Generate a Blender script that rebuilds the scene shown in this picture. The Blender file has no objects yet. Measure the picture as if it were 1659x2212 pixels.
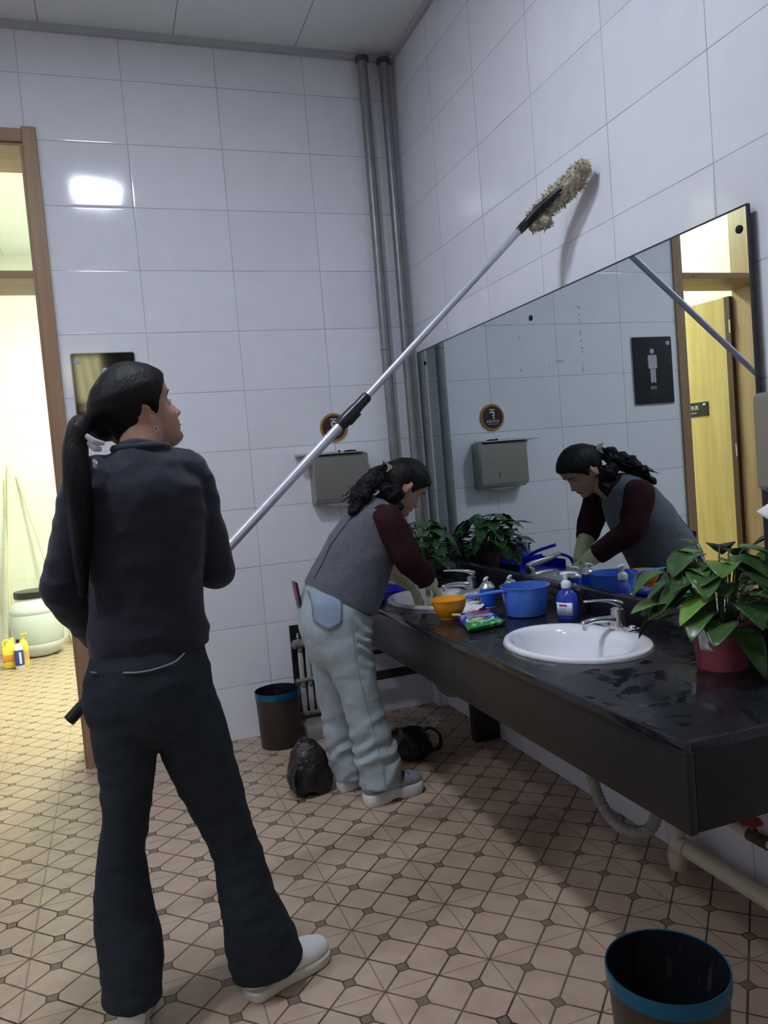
import bpy, bmesh, math, random
import numpy as np
from mathutils import Vector, Matrix, Euler, noise
random.seed(7)
S = bpy.context.scene
C = S.collection
PI = math.pi

# ------------------------------------------------------------------ camera
cam = bpy.data.cameras.new('camera'); co = bpy.data.objects.new('camera', cam); C.objects.link(co)
cam.sensor_fit = 'VERTICAL'; cam.sensor_height = 36.0
cam.lens = 36.0 * 1687.68 / 2212.0
yaw, pitch, roll = -0.3303, 1.51483, -0.08328
co.matrix_world = Matrix.Translation((-1.62258, -3.9973, 1.32206)) @ (Matrix.Rotation(yaw, 4, 'Z') @ Matrix.Rotation(pitch, 4, 'X') @ Matrix.Rotation(roll, 4, 'Z'))
cam.clip_start = 0.05
S.camera = co

# ------------------------------------------------------------------ exposure, world
S.view_settings.view_transform = 'Standard'
S.view_settings.look = 'None'
S.view_settings.exposure = 0.0
S.view_settings.gamma = 1.0
S.view_settings.use_curve_mapping = False
w = bpy.data.worlds.new('world'); S.world = w; w.use_nodes = True
w.node_tree.nodes['Background'].inputs[0].default_value = (0.55, 0.62, 0.8, 1)
w.node_tree.nodes['Background'].inputs[1].default_value = 0.02

COOL = (0.80, 0.87, 1.0)
WARM = (0.91, 1.0, 0.72)
LAMP_E = 150.0          # emission of the cool ceiling panels
WARM_E = 230.0          # emission of the warm panels next door

# ------------------------------------------------------------------ helpers
def mat(name, col=(0.5, 0.5, 0.5), rough=0.5, metal=0.0, spec=0.5, emit=None, es=0.0, coat=0.0, trans=0.0, alpha=1.0, ior=1.45, sss=0.0, sheen=0.0):
    m = bpy.data.materials.new(name); m.use_nodes = True
    b = m.node_tree.nodes['Principled BSDF']
    b.inputs['Base Color'].default_value = (*col, 1)
    b.inputs['Roughness'].default_value = rough
    b.inputs['Metallic'].default_value = metal
    b.inputs['Specular IOR Level'].default_value = spec
    b.inputs['IOR'].default_value = ior
    b.inputs['Coat Weight'].default_value = coat
    b.inputs['Transmission Weight'].default_value = trans
    b.inputs['Alpha'].default_value = alpha
    b.inputs['Sheen Weight'].default_value = sheen
    if sss: 
        b.inputs['Subsurface Weight'].default_value = sss
        b.inputs['Subsurface Radius'].default_value = (0.012, 0.005, 0.003)
    if emit:
        b.inputs['Emission Color'].default_value = (*emit, 1); b.inputs['Emission Strength'].default_value = es
    return m

class NT:
    """small node builder"""
    def __init__(s, m): s.t = m.node_tree; s.b = s.t.nodes['Principled BSDF']
    def n(s, typ, **kw):
        x = s.t.nodes.new(typ)
        for k, v in kw.items(): setattr(x, k, v)
        return x
    def l(s, a, b): s.t.links.new(a, b)
    def v(s, sock, val):
        if isinstance(val, (int, float)): sock.default_value = val
        elif isinstance(val, tuple): sock.default_value = val
        else: s.l(val, sock)
    def m(s, op, a, b=0.0, c=0.0, clamp=False):
        x = s.n('ShaderNodeMath', operation=op); x.use_clamp = clamp
        s.v(x.inputs[0], a); s.v(x.inputs[1], b); s.v(x.inputs[2], c); return x.outputs[0]
    def pos(s):
        g = s.n('ShaderNodeNewGeometry'); x = s.n('ShaderNodeSeparateXYZ'); s.l(g.outputs['Position'], x.inputs[0]); return g.outputs['Position'], x.outputs[0], x.outputs[1], x.outputs[2]
    def noise(s, vec, scale, detail=3, rough=0.5, dist=0.0):
        x = s.n('ShaderNodeTexNoise'); s.l(vec, x.inputs['Vector']); x.inputs['Scale'].default_value = scale
        x.inputs['Detail'].default_value = detail; x.inputs['Roughness'].default_value = rough; x.inputs['Distortion'].default_value = dist; return x.outputs[0]
    def ramp(s, f, a, b, lo=0.0, hi=1.0):
        x = s.n('ShaderNodeMapRange'); s.v(x.inputs[0], f); x.inputs[1].default_value = a; x.inputs[2].default_value = b; x.inputs[3].default_value = lo; x.inputs[4].default_value = hi; return x.outputs[0]
    def mix(s, f, a, b):
        x = s.n('ShaderNodeMix', data_type='RGBA'); s.v(x.inputs[0], f); s.v(x.inputs[6], a if not isinstance(a, tuple) or len(a) == 4 else (*a, 1)); s.v(x.inputs[7], b if not isinstance(b, tuple) or len(b) == 4 else (*b, 1)); return x.outputs[2]
    def bump(s, h, strength, dist, prev=None):
        x = s.n('ShaderNodeBump'); x.inputs['Strength'].default_value = strength; x.inputs['Distance'].default_value = dist; s.l(h, x.inputs['Height'])
        if prev: s.l(prev, x.inputs['Normal'])
        return x.outputs[0]

def noisy(m, scale=20, amt=0.25, bump=0.0, bscale=None, detail=4, stretch=None, dist=0.002):
    """mottle a material's own colour and give it a small relief, in object space"""
    t = NT(m); tc = t.n('ShaderNodeTexCoord'); vec = tc.outputs['Object']
    if stretch:
        mp = t.n('ShaderNodeMapping'); mp.inputs['Scale'].default_value = stretch; t.l(vec, mp.inputs[0]); vec = mp.outputs[0]
    col = tuple(t.b.inputs['Base Color'].default_value)
    f = t.noise(vec, scale, detail)
    a = tuple(max(0, c * (1 - amt)) for c in col[:3]); b = tuple(min(1, c * (1 + amt)) for c in col[:3])
    t.l(t.mix(t.ramp(f, 0.3, 0.7), a, b), t.b.inputs['Base Color'])
    if bump: t.l(t.bump(t.noise(vec, bscale or scale * 3, 3), bump, dist), t.b.inputs['Normal'])
    return m

class MB:
    def __init__(s): s.bm = bmesh.new()
    def box(s, c, size, rot=None, bev=0.0, seg=2):
        r = bmesh.ops.create_cube(s.bm, size=1.0); vs = r['verts']
        M = Matrix.Translation(c) @ ((rot if isinstance(rot, Matrix) else Euler(rot).to_matrix().to_4x4()) if rot is not None else Matrix()) @ Matrix.Diagonal((*size, 1))
        bmesh.ops.transform(s.bm, matrix=M, verts=vs)
        if bev:
            es = list({e for v in vs for e in v.link_edges})
            bmesh.ops.bevel(s.bm, geom=es, offset=bev, segments=seg, affect='EDGES', profile=0.5)
        return s
    def bb(s, x0, x1, y0, y1, z0, z1, bev=0.0):
        return s.box(((x0 + x1) / 2, (y0 + y1) / 2, (z0 + z1) / 2), (abs(x1 - x0), abs(y1 - y0), abs(z1 - z0)), None, bev)
    def ring(s, pts): return [s.bm.verts.new(p) for p in pts]
    def skin(s, rings, close=True, cap=True):
        n = len(rings[0])
        for a, b in zip(rings[:-1], rings[1:]):
            for i in range(n if close else n - 1):
                j = (i + 1) % n
                try: s.bm.faces.new((a[i], a[j], b[j], b[i]))
                except ValueError: pass
        if cap:
            for r in (rings[0][::-1], rings[-1]):
                try: s.bm.faces.new(r)
                except ValueError: pass
        return s
    def lathe(s, prof, c=(0, 0, 0), seg=40, cap=True, sx=1.0, sy=1.0, M=None, wob=None):
        rs = []
        for r, z in prof:
            pts = []
            for i in range(seg):
                a = 2 * PI * i / seg; k = 1 + (wob(a, z) if wob else 0)
                p = Vector((r * k * math.cos(a) * sx, r * k * math.sin(a) * sy, z))
                p = (M @ p) if M else p
                pts.append(p + Vector(c))
            rs.append(s.ring(pts))
        s.skin(rs, True, cap); return s
    def limb(s, pts, n=20, sub=5, ref=(0, 1, 0), capround=True):
        """tube through points (x,y,z,ra,rb): ra along the reference direction, rb across it; smooth interpolation"""
        P = [np.array(p[:3] + (p[3], p[4] if len(p) > 4 else p[3])) for p in [tuple(q) for q in pts]]
        Q = []
        for i in range(len(P) - 1):
            p0 = P[max(i - 1, 0)]; p1 = P[i]; p2 = P[i + 1]; p3 = P[min(i + 2, len(P) - 1)]
            for k in range(sub):
                t = k / sub
                Q.append(0.5 * ((2 * p1) + (-p0 + p2) * t + (2 * p0 - 5 * p1 + 4 * p2 - p3) * t * t + (-p0 + 3 * p1 - 3 * p2 + p3) * t ** 3))
        Q.append(P[-1])
        Q = np.array(Q); T = np.gradient(Q[:, :3], axis=0); rings = []
        rv = np.array(ref, float)
        frames = []
        for i in range(len(Q)):
            t = T[i] / (np.linalg.norm(T[i]) + 1e-12)
            a = rv - t * (rv @ t)
            if np.linalg.norm(a) < 0.1: a = frames[-1][0] if frames else np.cross(t, (0.3, 0.8, 0.5))
            a = a / np.linalg.norm(a); b = np.cross(t, a); frames.append((a, b, t))
        seq = []
        if capround:
            a, b, t = frames[0]; r = min(Q[0][3], Q[0][4])
            for f in (0.97, 0.75, 0.4): seq.append((Q[0][:3] - t * r * f, Q[0][3:] * math.sqrt(1 - f * f), a, b))
        for i in range(len(Q)): seq.append((Q[i][:3], Q[i][3:], frames[i][0], frames[i][1]))
        if capround:
            a, b, t = frames[-1]; r = min(Q[-1][3], Q[-1][4])
            for f in (0.4, 0.75, 0.97): seq.append((Q[-1][:3] + t * r * f, Q[-1][3:] * math.sqrt(1 - f * f), a, b))
        for c, r, a, b in seq:
            rings.append(s.ring([tuple(c + a * r[0] * math.cos(2 * PI * k / n) + b * r[1] * math.sin(2 * PI * k / n)) for k in range(n)]))
        s.skin(rings); return s
    def tube(s, pts, r, n=12, sub=6): return s.limb([(*p, r) for p in pts], n, sub, ref=(0.13, 0.31, 0.94), capround=False)
    def rod(s, a, b, r, r2=None, n=20):
        a = Vector(a); b = Vector(b); d = (b - a).normalized(); u = d.orthogonal().normalized(); v = d.cross(u); r2 = r if r2 is None else r2
        s.skin([s.ring([p + (u * math.cos(2 * PI * k / n) + v * math.sin(2 * PI * k / n)) * rr for k in range(n)]) for p, rr in ((a, r), (b, r2))]); return s
    def ell(s, c, r, rot=None, seg=20):
        x = bmesh.ops.create_uvsphere(s.bm, u_segments=seg, v_segments=seg // 2 + 2, radius=1.0)
        M = Matrix.Translation(c) @ ((rot if isinstance(rot, Matrix) else Euler(rot).to_matrix().to_4x4()) if rot is not None else Matrix()) @ Matrix.Diagonal((*(r if isinstance(r, tuple) else (r, r, r)), 1))
        bmesh.ops.transform(s.bm, matrix=M, verts=x['verts']); return s
    def torus(s, c, R, r, M=None, n=48, k=10, a0=0, a1=2 * PI):
        full = abs(a1 - a0 - 2 * PI) < 1e-6; rings = []
        for i in range(n if full else n + 1):
            a = a0 + (a1 - a0) * i / n; cx = Vector((math.cos(a), math.sin(a), 0))
            pts = [cx * (R + r * math.cos(2 * PI * j / k)) + Vector((0, 0, r * math.sin(2 * PI * j / k))) for j in range(k)]
            rings.append(s.ring([Vector(c) + ((M @ p) if M else p) for p in pts]))
        if full: rings.append(rings[0])
        s.skin(rings, True, not full); return s
    def mesh(s, name='m'):
        me = bpy.data.meshes.new(name); bmesh.ops.recalc_face_normals(s.bm, faces=s.bm.faces); s.bm.to_mesh(me); s.bm.free(); return me

def link(o, parent=None):
    C.objects.link(o)
    if parent is not None: o.parent = parent
    return o
def obj(name, mb, m, parent=None, smooth=True, sharp=40, subsurf=0):
    me = mb.mesh(name) if isinstance(mb, MB) else mb
    me.name = name
    o = bpy.data.objects.new(name, me); o.data.materials.clear(); o.data.materials.append(m); link(o, parent)
    if smooth:
        me.polygons.foreach_set('use_smooth', [True] * len(me.polygons))
        try: me.set_sharp_from_angle(angle=math.radians(sharp))
        except Exception: pass
    if subsurf:
        md = o.modifiers.new('subdivision', 'SUBSURF'); md.levels = subsurf; md.render_levels = subsurf
    if parent is not None: o.matrix_parent_inverse = Matrix.Translation(-parent_world(parent))
    return o
LOC = {}
def parent_world(p):
    return LOC.get(p.name, Vector((0, 0, 0)))
def thing(name, label, cat, loc=(0, 0, 0), group=None):
    o = bpy.data.objects.new(name, None); C.objects.link(o); o.location = loc; o.empty_display_size = 0.05
    LOC[o.name] = Vector(loc)
    return tag(o, label, cat, group)
def tag(o, label, cat, group=None):
    o['label'] = label; o['category'] = cat
    if group: o['group'] = group
    return o
def struct(name, mb, m, parent=None, smooth=False):
    o = obj(name, mb, m, parent, smooth)
    if parent is None: o['kind'] = 'structure'
    return o
def organic(mb, voxel=0.006, smooth=4, displace=None, fac=0.5):
    """merge overlapping closed shapes into one continuous surface"""
    me = mb.mesh('tmp'); o = bpy.data.objects.new('tmp', me); C.objects.link(o)
    r = o.modifiers.new('r', 'REMESH'); r.mode = 'VOXEL'; r.voxel_size = voxel; r.use_smooth_shade = True
    sm = o.modifiers.new('s', 'SMOOTH'); sm.iterations = smooth; sm.factor = fac
    dg = bpy.context.evaluated_depsgraph_get(); dg.update()
    out = bpy.data.meshes.new_from_object(o.evaluated_get(dg), depsgraph=dg)
    bpy.data.objects.remove(o); bpy.data.meshes.remove(me)
    if displace:
        nn = [v.normal.copy() for v in out.vertices]
        for v, n_ in zip(out.vertices, nn): v.co = v.co + n_ * displace(v.co, n_)
        out.update()
    return out
def text(name, body, size, M, m, parent, ext=0.0006, align='CENTER'):
    cu = bpy.data.curves.new('t', 'FONT'); cu.body = body; cu.size = size; cu.align_x = align; cu.align_y = 'CENTER'; cu.extrude = ext
    o = bpy.data.objects.new('t', cu); C.objects.link(o); o.matrix_world = M
    dg = bpy.context.evaluated_depsgraph_get(); dg.update()
    me = bpy.data.meshes.new_from_object(o.evaluated_get(dg), depsgraph=dg); me.transform(M)
    bpy.data.objects.remove(o); bpy.data.curves.remove(cu)
    x = bpy.data.objects.new(name, me); me.materials.clear(); me.materials.append(m); link(x, parent)
    if parent is not None: x.matrix_parent_inverse = Matrix.Translation(-parent_world(parent))
    return x

# ------------------------------------------------------------------ materials of the room
TW, TX, TZ = 0.451, -0.49415, 3.27274     # wall tiles 451 x 300 mm
def tile_mat(name, axis, off, col=(0.76, 0.765, 0.825), rough=0.10, dirt=0.8):
    m = mat(name, col, rough, spec=0.5); t = NT(m); P, X, Y, Z = t.pos(); u = X if axis == 'x' else Y
    a = t.m('DIVIDE', t.m('SUBTRACT', u, off), TW); b = t.m('DIVIDE', t.m('SUBTRACT', Z, TZ), 0.3)
    fa = t.m('MULTIPLY', t.m('ABSOLUTE', t.m('SUBTRACT', t.m('FRACT', a), 0.5)), TW)      # 0 centre .. TW/2 edge
    fb = t.m('MULTIPLY', t.m('ABSOLUTE', t.m('SUBTRACT', t.m('FRACT', b), 0.5)), 0.3)
    da = t.m('SUBTRACT', TW / 2, fa); db = t.m('SUBTRACT', 0.15, fb); d = t.m('MINIMUM', da, db)
    grout = t.ramp(d, 0.0008, 0.0016, 1.0, 0.0); edge = t.ramp(d, 0.0, 0.010, 0.0, 1.0)
    es = t.m('SUBTRACT', 1.0, t.m('POWER', t.m('SUBTRACT', 1.0, edge), 2.0))
    cid = t.n('ShaderNodeCombineXYZ'); t.l(t.m('FLOOR', a), cid.inputs[0]); t.l(t.m('FLOOR', b), cid.inputs[1])
    wn = t.n('ShaderNodeTexWhiteNoise'); t.l(cid.outputs[0], wn.inputs[0])
    sx = t.n('ShaderNodeSeparateColor'); t.l(wn.outputs[1], sx.inputs[0])
    # each tile sits at its own tiny tilt
    ta = t.m('MULTIPLY', t.m('SUBTRACT', t.m('FRACT', a), 0.5), t.ramp(sx.outputs[0], 0, 1, -0.0022, 0.0022))
    tb = t.m('MULTIPLY', t.m('SUBTRACT', t.m('FRACT', b), 0.5), t.ramp(sx.outputs[1], 0, 1, -0.0012, 0.0012))
    h = t.m('ADD', t.m('MULTIPLY', es, 0.0007), t.m('ADD', ta, tb))
    h = t.m('ADD', h, t.m('MULTIPLY', t.noise(P, 5.0, 1), 0.0016))
    nrm = t.bump(h, 1.0, 1.0)
    t.l(nrm, t.b.inputs['Normal'])
    gn = t.noise(P, 3.0, 3)
    tone = t.ramp(sx.outputs[2], 0, 1, 0.97, 1.03)
    base = t.mix(t.ramp(t.noise(P, 9.0, 5), 0.35, 0.7), tuple(c * 0.96 for c in col), col)
    hs = t.n('ShaderNodeHueSaturation'); t.l(base, hs.inputs['Color']); t.l(tone, hs.inputs['Value'])
    gcol = t.mix(t.ramp(gn, 0.42, 0.62), (0.26, 0.26, 0.30), (0.07, 0.07, 0.08))
    t.l(t.mix(t.m('MULTIPLY', grout, dirt), hs.outputs[0], gcol), t.b.inputs['Base Color'])
    t.l(t.m('ADD', rough, t.m('MULTIPLY', grout, 0.5)), t.b.inputs['Roughness'])
    return m

def floor_mat():
    m = mat('floor_tiles', (0.4, 0.33, 0.25), 0.4); t = NT(m); P, X, Y, Z = t.pos(); d = 0.07343
    s_ = t.m('DIVIDE', t.m('SUBTRACT', X, -0.58165), d); r_ = t.m('DIVIDE', t.m('SUBTRACT', Y, -1.93819), d)
    i = t.m('MULTIPLY', t.m('SUBTRACT', s_, r_), 0.5); j = t.m('MULTIPLY', t.m('ADD', s_, r_), 0.5)
    def dist(x): return t.m('ABSOLUTE', t.m('SUBTRACT', x, t.m('ROUND', x)))
    di = dist(i); dj = dist(j)
    wob = t.m('MULTIPLY', t.m('SUBTRACT', t.noise(P, 60, 2), 0.5), 0.018)
    L = t.m('ADD', t.m('MINIMUM', di, dj), wob)
    par = t.m('ABSOLUTE', t.m('SUBTRACT', t.m('MODULO', t.m('ADD', t.m('ADD', t.m('ROUND', i), t.m('ROUND', j)), 1000.0), 2.0), 0.0))   # 0 where a diamond sits
    isd = t.m('LESS_THAN', par, 0.5)
    dd = t.m('ADD', t.m('ADD', di, dj), wob)
    inside = t.m('MULTIPLY', isd, t.m('LESS_THAN', dd, 0.20))
    outline = t.m('MULTIPLY', isd, t.m('LESS_THAN', t.m('ABSOLUTE', t.m('SUBTRACT', dd, 0.20)), 0.03))
    line = t.m('MULTIPLY', t.ramp(L, 0.018, 0.034, 1.0, 0.0), t.m('SUBTRACT', 1.0, inside))
    line = t.m('MAXIMUM', line, outline)
    # the square tile joints, much fainter
    def seam(x):
        f = t.m('FRACT', t.m('DIVIDE', t.m('SUBTRACT', x, 1.0), 4.0)); e = t.m('SUBTRACT', 0.5, t.m('ABSOLUTE', t.m('SUBTRACT', f, 0.5))); return e
    se = t.m('MINIMUM', seam(s_), seam(r_)); joint = t.ramp(se, 0.004, 0.009, 1.0, 0.0)
    big = t.noise(P, 1.3, 4); fine = t.noise(P, 14, 5)
    cell = t.mix(t.ramp(fine, 0.3, 0.7), (0.42, 0.305, 0.225), (0.52, 0.385, 0.285))
    grime = t.m('MULTIPLY', t.ramp(big, 0.36, 0.60), t.ramp(t.noise(P, 5.0, 3), 0.40, 0.56))
    lcol = t.mix(grime, (0.135, 0.092, 0.062), (0.018, 0.010, 0.007))
    c = t.mix(t.m('MULTIPLY', joint, 0.58), cell, (0.10, 0.07, 0.05))
    dcol = t.mix(t.m('GREATER_THAN', t.noise(P, 260, 2), 0.5), (0.24, 0.18, 0.135), (0.13, 0.095, 0.07))
    c = t.mix(inside, c, dcol)
    c = t.mix(line, c, lcol)
    t.l(c, t.b.inputs['Base Color'])
    t.l(t.m('ADD', 0.36, t.m('MULTIPLY', line, 0.3)), t.b.inputs['Roughness'])
    t.l(t.bump(t.m('SUBTRACT', 1.0, t.m('MAXIMUM', line, joint)), 0.5, 0.0012), t.b.inputs['Normal'])
    return m

def ceil_mat():
    m = mat('ceiling_panels', (0.74, 0.79, 0.79), 0.5); t = NT(m); P, X, Y, Z = t.pos()
    f = t.m('FRACT', t.m('DIVIDE', t.m('SUBTRACT', X, -0.53), 0.605)); e = t.m('MULTIPLY', t.m('SUBTRACT', 0.5, t.m('ABSOLUTE', t.m('SUBTRACT', f, 0.5))), 0.605)
    line = t.ramp(e, 0.001, 0.003, 1.0, 0.0)
    t.l(t.mix(line, (0.74, 0.79, 0.79), (0.2, 0.2, 0.2)), t.b.inputs['Base Color'])
    t.l(t.bump(t.noise(P, 2.0, 2), 0.2, 0.02), t.b.inputs['Normal'])
    return m

def wood_mat(name, c1, c2, rough=0.45, axis=2):
    m = mat(name, c1, rough); t = NT(m); tc = t.n('ShaderNodeTexCoord'); mp = t.n('ShaderNodeMapping')
    sc = [26, 26, 26]; sc[axis] = 1.6; mp.inputs['Scale'].default_value = sc; t.l(tc.outputs['Object'], mp.inputs[0])
    f = t.noise(mp.outputs[0], 1.0, 6, 0.6, 0.4); g = t.noise(mp.outputs[0], 0.23, 2)
    k = t.m('ADD', t.m('MULTIPLY', f, 0.6), t.m('MULTIPLY', g, 0.4))
    t.l(t.mix(t.ramp(k, 0.36, 0.62), c1, c2), t.b.inputs['Base Color'])
    t.l(t.bump(f, 0.15, 0.001), t.b.inputs['Normal']); return m

def granite_mat():
    m = mat('black_granite', (0.012, 0.012, 0.016), 0.12, spec=0.6); t = NT(m); P, X, Y, Z = t.pos()
    sp = t.ramp(t.noise(P, 420, 2), 0.62, 0.72); sp2 = t.ramp(t.noise(P, 40, 5), 0.3, 0.7)
    t.l(t.mix(t.m('MULTIPLY', sp, 0.5), t.mix(sp2, (0.009, 0.009, 0.013), (0.017, 0.016, 0.022)), (0.07, 0.07, 0.085)), t.b.inputs['Base Color'])
    # dull soap film and water: the film makes the stone rougher, wet streaks stay glossy
    wet = t.ramp(t.noise(P, 8.0, 4, 0.55, 1.2), 0.44, 0.475)
    up = t.n('ShaderNodeNewGeometry'); sx = t.n('ShaderNodeSeparateXYZ'); t.l(up.outputs['Normal'], sx.inputs[0])
    rg = t.m('ADD', 0.08, t.m('MULTIPLY', t.m('MULTIPLY', wet, 0.20), sx.outputs[2]))
    t.l(rg, t.b.inputs['Roughness'])
    t.l(t.bump(t.noise(P, 7, 2), 0.06, 0.01), t.b.inputs['Normal'])
    return m

M = {}
M['tile_back'] = tile_mat('white_wall_tiles_back', 'x', TX)
M['tile_right'] = tile_mat('white_wall_tiles_right', 'y', -0.90659)
M['tile_left'] = tile_mat('white_wall_tiles_left', 'y', -0.30)
M['tile_warm'] = tile_mat('cream_wall_tiles', 'x', -0.2, (0.78, 0.78, 0.74), 0.25, 0.3)
M['tile_warm2'] = tile_mat('cream_wall_tiles_side', 'y', -0.2, (0.78, 0.78, 0.74), 0.25, 0.3)
M['floor'] = floor_mat()
M['ceiling'] = ceil_mat()
M['wood'] = wood_mat('brown_wood_trim', (0.26, 0.155, 0.085), (0.36, 0.225, 0.13), 0.4)
M['wood_h'] = wood_mat('brown_wood_trim_across', (0.26, 0.155, 0.085), (0.36, 0.225, 0.13), 0.4, 0)
M['door'] = wood_mat('yellow_wood_door', (0.46, 0.31, 0.11), (0.60, 0.43, 0.18), 0.4)
M['granite'] = granite_mat()
M['granite_apron'] = noisy(mat('dull_black_granite', (0.016, 0.0145, 0.015), 0.36, spec=0.35), 30, 0.2)
M['chrome'] = mat('chrome', (0.78, 0.78, 0.80), 0.12, 1.0)
M['steel'] = noisy(mat('brushed_steel', (0.36, 0.35, 0.32), 0.42, 0.85), 60, 0.06, 0.05, 200, stretch=(1, 1, 14))
M['white_ceramic'] = mat('white_ceramic', (0.83, 0.83, 0.87), 0.09, coat=0.4)
M['black_plastic'] = mat('black_plastic', (0.012, 0.012, 0.014), 0.35)
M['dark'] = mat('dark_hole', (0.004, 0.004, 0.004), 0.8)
M['grey_pipe'] = noisy(mat('grey_painted_pipe', (0.23, 0.235, 0.24), 0.35, 0.35), 12, 0.12)
M['white_paint'] = mat('white_paint', (0.75, 0.75, 0.72), 0.4)
M['paper'] = noisy(mat('white_paper', (0.80, 0.80, 0.82), 0.8), 30, 0.03, 0.2, 40)
M['lamp'] = mat('cool_lamp_panel', (1, 1, 1), 0.5, emit=COOL, es=LAMP_E)
M['lamp_side'] = mat('cool_lamp_panel_side', (1, 1, 1), 0.5, emit=COOL, es=LAMP_E * 0.9)
M['lamp_warm'] = mat('warm_lamp_panel', (1, 1, 1), 0.5, emit=WARM, es=WARM_E)

# ------------------------------------------------------------------ lamps
def ceiling_lamp(x, y, sx, sy, m, label, z=3.5):
    t = thing('ceiling_lamp', label, 'ceiling light', (x, y, z), 'square ceiling panel lights')
    f = MB(); o = 0.018
    for a in ((-sx / 2 - o, sx / 2 + o, -sy / 2 - o, -sy / 2), (-sx / 2 - o, sx / 2 + o, sy / 2, sy / 2 + o), (-sx / 2 - o, -sx / 2, -sy / 2, sy / 2), (sx / 2, sx / 2 + o, -sy / 2, sy / 2)):
        f.bb(x + a[0], x + a[1], y + a[2], y + a[3], z - 0.022, z)
    obj('lamp_frame', f, M['white_paint'], t, False)
    obj('diffuser', MB().bb(x - sx / 2, x + sx / 2, y - sy / 2, y + sy / 2, z - 0.016, z - 0.004), m, t, False)
LP = (-1.54, -2.10)
ceiling_lamp(LP[0], LP[1], 0.28, 0.28, M['lamp'], 'square cool white ceiling light above the standing woman with the long pole')
ceiling_lamp(-3.20, -2.50, 0.28, 0.28, M['lamp_side'], 'square cool white ceiling light over the empty left side of the washroom')
ceiling_lamp(-1.50, 1.70, 0.45, 0.45, M['lamp_warm'], 'square warm ceiling light in the room behind the wooden doorway')

# ------------------------------------------------------------------ room shell
XL, YF, ZC, T = -4.1, -5.8, 3.5, 0.33
OX0, OX1, OZ = -2.60, -1.84, 2.98        # doorway in the back wall
YB = 3.78; XBL = -2.68; XBR = -0.6
f = MB().bb(XL - 0.2, 0.2, YF - 2.2, YB + 0.2, -0.1, 0.0)
struct('floor', f, M['floor'])
struct('ceiling', MB().bb(XL - 0.2, 0.2, YF - 2.2, YB + 0.2, ZC, ZC + 0.1), M['ceiling'])
wb = MB().bb(OX1, 0.2, 0, T, 0, ZC).bb(XL - 0.2, OX0, 0, T, 0, ZC).bb(OX0, OX1, 0, T, OZ, ZC)
struct('wall_back', wb, M['tile_back'])
struct('wall_right', MB().bb(0.0, 0.2, YF - 0.2, 0.0, 0, ZC), M['tile_right'])
struct('wall_left', MB().bb(XL - 0.2, XL, YF - 0.2, 0.0, 0, ZC), M['tile_left'])
FX0, FX1, FZ = -2.30, -1.40, 2.98
wf = MB().bb(FX1, 0.2, YF - 0.2, YF, 0, ZC).bb(XL - 0.2, FX0, YF - 0.2, YF, 0, ZC).bb(FX0, FX1, YF - 0.2, YF, FZ, ZC)
struct('wall_front', wf, M['tile_back'])
struct('wall_far_left', MB().bb(XBL - 0.15, XBL, T, YB, 0, ZC), M['tile_warm2'])
struct('wall_far_back', MB().bb(XBL - 0.15, XBR + 0.15, YB, YB + 0.15, 0, ZC), M['tile_warm'])
struct('wall_far_right', MB().bb(XBR, XBR + 0.15, T, YB, 0, ZC), M['tile_warm2'])
struct('wall_hall', MB().bb(-3.2, -0.6, YF - 2.1, YF - 2.0, 0, ZC).bb(-3.3, -3.2, YF - 2.1, YF - 0.2, 0, ZC).bb(-0.6, -0.5, YF - 2.1, YF - 0.2, 0, ZC), M['tile_warm'])
M['glow_pane'] = mat('added_glow_emitter', (1, 1, 1), 0.5, emit=(1.0, 0.93, 0.55), es=13.0)  # unseen glowing pane, added to give the restroom sign its warm reflection
glow_frame = MB().bb(-2.02, -1.98, YF - 2.0, YF - 1.95, 2.44, 3.40).bb(-1.62, -1.58, YF - 2.0, YF - 1.95, 2.44, 3.40).bb(-1.98, -1.62, YF - 2.0, YF - 1.95, 3.36, 3.40).bb(-1.98, -1.62, YF - 2.0, YF - 1.95, 2.44, 2.48)
glow_frame = struct('added_glow_frame', glow_frame, M['wood'])  # made-up frame round the added glowing pane
obj('added_glow_pane', MB().bb(-1.98, -1.62, YF - 1.995, YF - 1.985, 2.48, 3.36), M['glow_pane'], glow_frame, False)
for k_ in range(3): obj('added_glow_divider', MB().limb([(-1.97 + 0.10 * k_, YF - 1.95, 3.36, 0.016), (-1.96 + 0.13 * k_, YF - 1.94, 2.9, 0.022), (-1.95 + 0.15 * k_, YF - 1.95, 2.5, 0.03)], 14, 4), mat('cream_glow_divider', (0.6, 0.55, 0.35), 0.8), glow_frame)  # made-up upright strips that break the added glow into folds
struct('trim_1', MB().bb(XL, 0.0, -0.022, 0.0, ZC - 0.035, ZC), mat('grey_cornice', (0.42, 0.44, 0.45), 0.5))
struct('trim_2', MB().bb(-0.022, 0.0, YF, -0.022, ZC - 0.035, ZC), mat('grey_cornice_side', (0.42, 0.44, 0.45), 0.5))

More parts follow.
